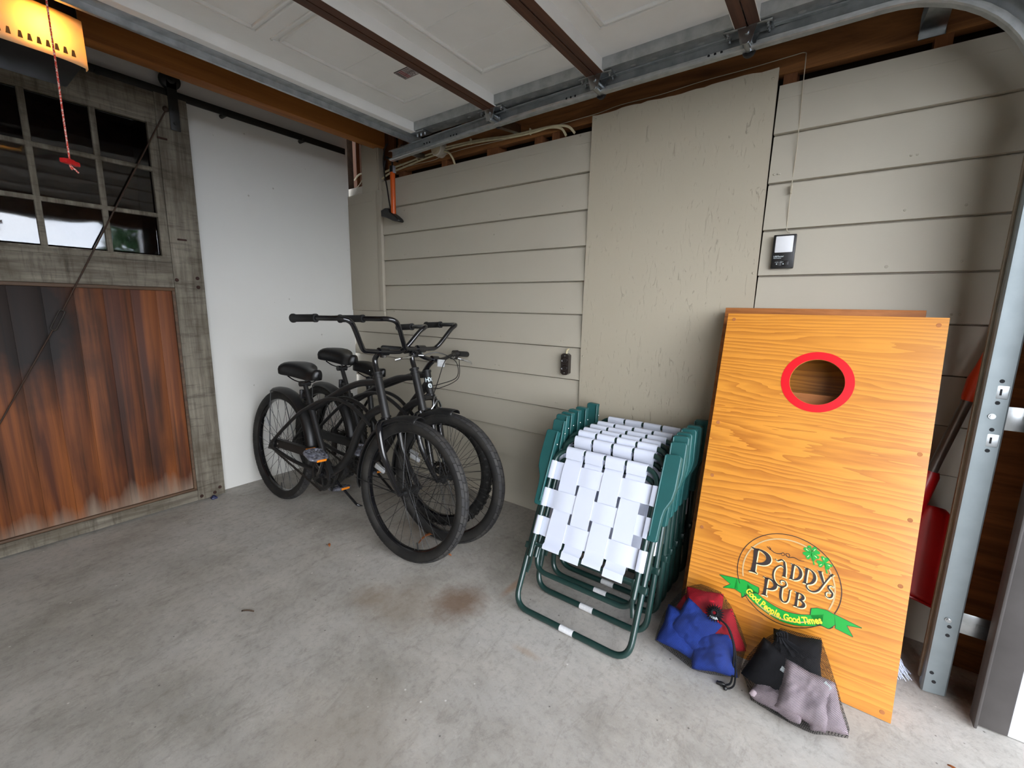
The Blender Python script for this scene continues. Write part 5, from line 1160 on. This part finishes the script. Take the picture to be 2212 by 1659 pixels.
# mountain bike against the siding
def make_mtb(label, mat4, steer=.0):
    t = thing('bicycle', label, 'bicycle', mat4=mat4, group='black bicycles in the corner')
    RA, FA, BB = V((0, 0, .305)), V((1.045, 0, .305)), (.425, .275)
    make_wheel('rear_wheel', t, RA, 0, 'mtb', .279, .026, 1.9, disc=True); make_wheel('front_wheel', t, FA, steer, 'mtb', .279, .026, 2.9, disc=True)
    mb = MB(); ht, hb = V((.848, 0, .826)), V((.893, 0, .704)); hd = (hb-ht).normalized()
    mb.tube([ht, hb], .0215, 16)
    for p, l in ((ht, -.010), (hb, .002)): mb.tube([p+hd*l, p+hd*(l+.010)], .0265, 18)
    mb.tube(spline([(.855, 0, .815), (.70, 0, .785), (.50, 0, .715), (.33, 0, .655)], 6), .0190, 14, flat=1.1)
    mb.tube(spline([(.870, 0, .770), (.76, 0, .650), (.60, 0, .455), (BB[0], 0, BB[1])], 6), .0225, 14).tube([(BB[0], 0, BB[1]), (.300, 0, .690)], .0175, 14)
    for s in (-1, 1):
        mb.tube(spline([(.335, s*.016, .650), (.22, s*.045, .55), (.0, s*.068, .308)], 5), .0090, 10).tube(spline([(BB[0], s*.025, BB[1]), (.25, s*.045, .300), (.0, s*.068, .303)], 5), .0100, 10)
    mb.cyl((BB[0], -.038, BB[1]), (BB[0], .038, BB[1]), .024, 18); fr = mb.build('frame', BIKEMATTE, t)
    for s, z, sz, rot in (('HX', .017, .032, 8), ('e', -.014, .050, 0)):
        o = text_obj('emblem_lettering', s, DECAL, fr, sz, Matrix.Identity(4), .0004, .0012)
        for v in o.data.vertices:
            a = v.co.x/.0222+R(-28); p = (ht+hb)/2-hd*(v.co.y+z); q = hd.cross(V((0, 1, 0))); q = q if q.x > 0 else -q
            v.co = p+(q*cos(a)+V((0, 1, 0))*sin(a))*(.0222+v.co.z)
    ca = Matrix.Translation(FA) @ Matrix.Rotation(steer, 4, 'Z') @ Matrix.Translation(-FA)
    mb = MB(); mb.T = ca; mb.tube(fillet([(.915, -.062, .545), (.903, -.062, .685), (.900, 0, .692), (.903, .062, .685), (.915, .062, .545)], .03, 6), .0170, 14)
    for s in (-1, 1): mb.tube([(.930, s*.062, .600), (1.010, s*.062, .330), (1.045, s*.064, .305)], [.0185, .0175, .011], 14)
    mb.tube([(.900, 0, .690), (.893, 0, .706)], .020, 14); fk = mb.build('fork', BIKEBLACK, t)
    mb = MB(); mb.T = ca
    for s in (-1, 1): mb.tube(spline([(.955, s*.058, .610), (.968, s*.030, .655), (.968, s*.008, .682)], 4), .0060, 8).box((.935, s*.036-.006, .628), (.990, s*.036+.006, .640), .003)
    mb.tube(spline([(.968, -.036, .655), (.960, -.02, .700), (.94, .03, .70)], 5), .0025, 6); mb.build('rim_brake', ZINC, t)
    # stem, bar, controls
    DZ = Matrix.Translation((-.010, 0, -.054))
    def MC(): q = MB(); q.T = DZ; return q
    mb = MC(); mb.tube([(.857, 0, .876), (.850, 0, .898)], .0155, 14).tube(spline([(.838, 0, .880), (.872, 0, .925), (.912, 0, .958)], 5), .0155, 14).cyl((.914, -.022, .960), (.914, .022, .960), .0190, 16); s_ = mb.build('stem', BIKEBLACK, t)
    MC().cyl((.842, 0, .885), (.838, 0, .905), .008, 10).build('stem_bolt', ZINC, s_)
    h = [(.914, 0, .960), (.914, .06, .962), (.908, .13, .985), (.896, .18, 1.0), (.868, .30, .998)]
    P = spline([(p[0], -p[1], p[2]) for p in h[::-1]]+h[1:], 6); b = MC().tube(P, .0112, 12).build('handlebar', BIKEBLACK, t)
    for s in (-1, 1):
        a, c = V((.862, s*.318, .998)), V((.885, s*.215, .999)); MC().tube([a, a*.95+c*.05, a*.1+c*.9, c], [.014, .0170, .0165, .0165], 14).build('grip', GRIPRUB, b)
        d = V((.893, s*.195, 1.0)); MC().tube([d, V((.89, s*.165, 1.001))], [.021, .017], 14).build('shifter', BLACKPLAST, b)
        mb = MC().box((.892, s*.150-.018, .965), (.935, s*.150+.018, .990), .006); l = mb.build('brake_mount', BLACKPLAST, b)
        MC().tube(spline([(.925, s*.16, .975), (.945, s*.205, .965), (.948, s*.26, .955), (.935, s*.285, .945)], 5), .0055, 8, flat=.7).build('brake_lever', CHROME, l)
        MC().cyl((.932, s*.135, .978), (.945, s*.110, .978), .007, 10).build('cable_adjuster', CHROME, l)
    MC().box((.940, .020-.026, .920), (.953, .020+.026, .962), .004).build('front_reflector', CLEARREF, b)
    mb = MC()
    mb.tube(spline([(.945, -.11, .978), (.99, -.05, 1.000), (1.02, .06, .96), (1.01, .09, .87), (.93, .04, .82), (.86, .024, .80)], 8), .0024, 6).tube(spline([(.945, .11, .978), (1.0, .06, 1.000), (1.02, -.02, .96), (1.0, -.04, .85), (.955, -.03, .74), (.965, -.02, .70)], 8), .0024, 6)
    mb.tube(spline([(.93, .17, .985), (.99, .12, .955), (1.0, .11, .86), (.93, .05, .80), (.87, .026, .785)], 8), .0022, 6); mb.build('brake_cables', BLACKPLAST, t)
    # seat post and saddle
    dn = V((-.125, 0, .398)).normalized(); p0 = V((.300, 0, .690)); p1 = p0+dn*.05
    MB().tube([p0-dn*.02, p1], .0128, 14).tube([p0-dn*.012, p0+dn*.006], .021, 14).build('seat_post', BIKEMATTE, t)
    mb = MB(); c = V((.335, 0, .790)); mb.T = Matrix.Translation(c) @ Matrix.Rotation(R(3), 4, 'Y'); saddle(mb, .255, .080, .022, .062); sd = mb.build('saddle', SADDLE, t, 60)
    for k in range(8): MB().box((c.x+.02+k*.006, -.0415+k*.0012, c.z-.008), (c.x+.0242+k*.006, -.0385+k*.0012, c.z-.003+.002*(k % 2))).build('saddle_lettering', DECAL, sd) if k == 0 else None
    mb = MB()
    for s in (-1, 1): mb.tube(spline([(c.x-.11, s*.035, c.z-.03), (c.x-.04, s*.022, c.z-.052), (c.x+.06, s*.018, c.z-.048), (c.x+.115, s*.01, c.z-.015)], 5), .0035, 8)
    mb.build('saddle_rails', BIKEBLACK, sd)
    pr_, pl_ = V((.585, -.125, .345)), V((.265, .125, .239))
    mb = MB(); crank_arm(mb, BB, pr_, -1); crank_arm(mb, BB, pl_, 1); mb.build('crank', BIKEBLACK, t)
    mb = MB()
    for r, y in ((.082, -.048), (.068, -.040), (.054, -.032)): mb.lathe([(r-.014, y), (r, y), (r, y+.003), (r-.014, y+.003)], (BB[0], 0, BB[1]), 'y', 40, close=True)
    mb.build('chainring', CHAIN, t); pedal(t, pr_, .2); pedal(t, pl_, .1)
    mb = MB().tube([(0, -.040, .342), (BB[0], -.040, BB[1]+.068)], .0040, 6).tube([(.03, -.040, .19), (BB[0], -.040, BB[1]-.068)], .0040, 6).tube([(0, -.04, .27), (.03, -.04, .19)], .0040, 6); mb.build('chain', CHAIN, t)
    MB().box((-.005, -.055, .165), (.035, -.032, .27), .006).cyl((.02, -.05, .205), (.02, -.034, .205), .018, 12).cyl((.005, -.05, .272), (.005, -.034, .272), .018, 12).build('derailleur', CHAIN, t)
    MB().tube(fillet([(.30, .034, .285), (.31, .05, .26), (.38, .19, .03), (.40, .205, .008), (.43, .205, .008)], .012, 4), .0075, 8).build('kickstand', BIKEBLACK, t)
    return t
BK3 = make_mtb('black mountain bicycle with knobby tires and brake levers, closest to the siding', bike_matrix(.345, -.447, -.03, .12), .18)
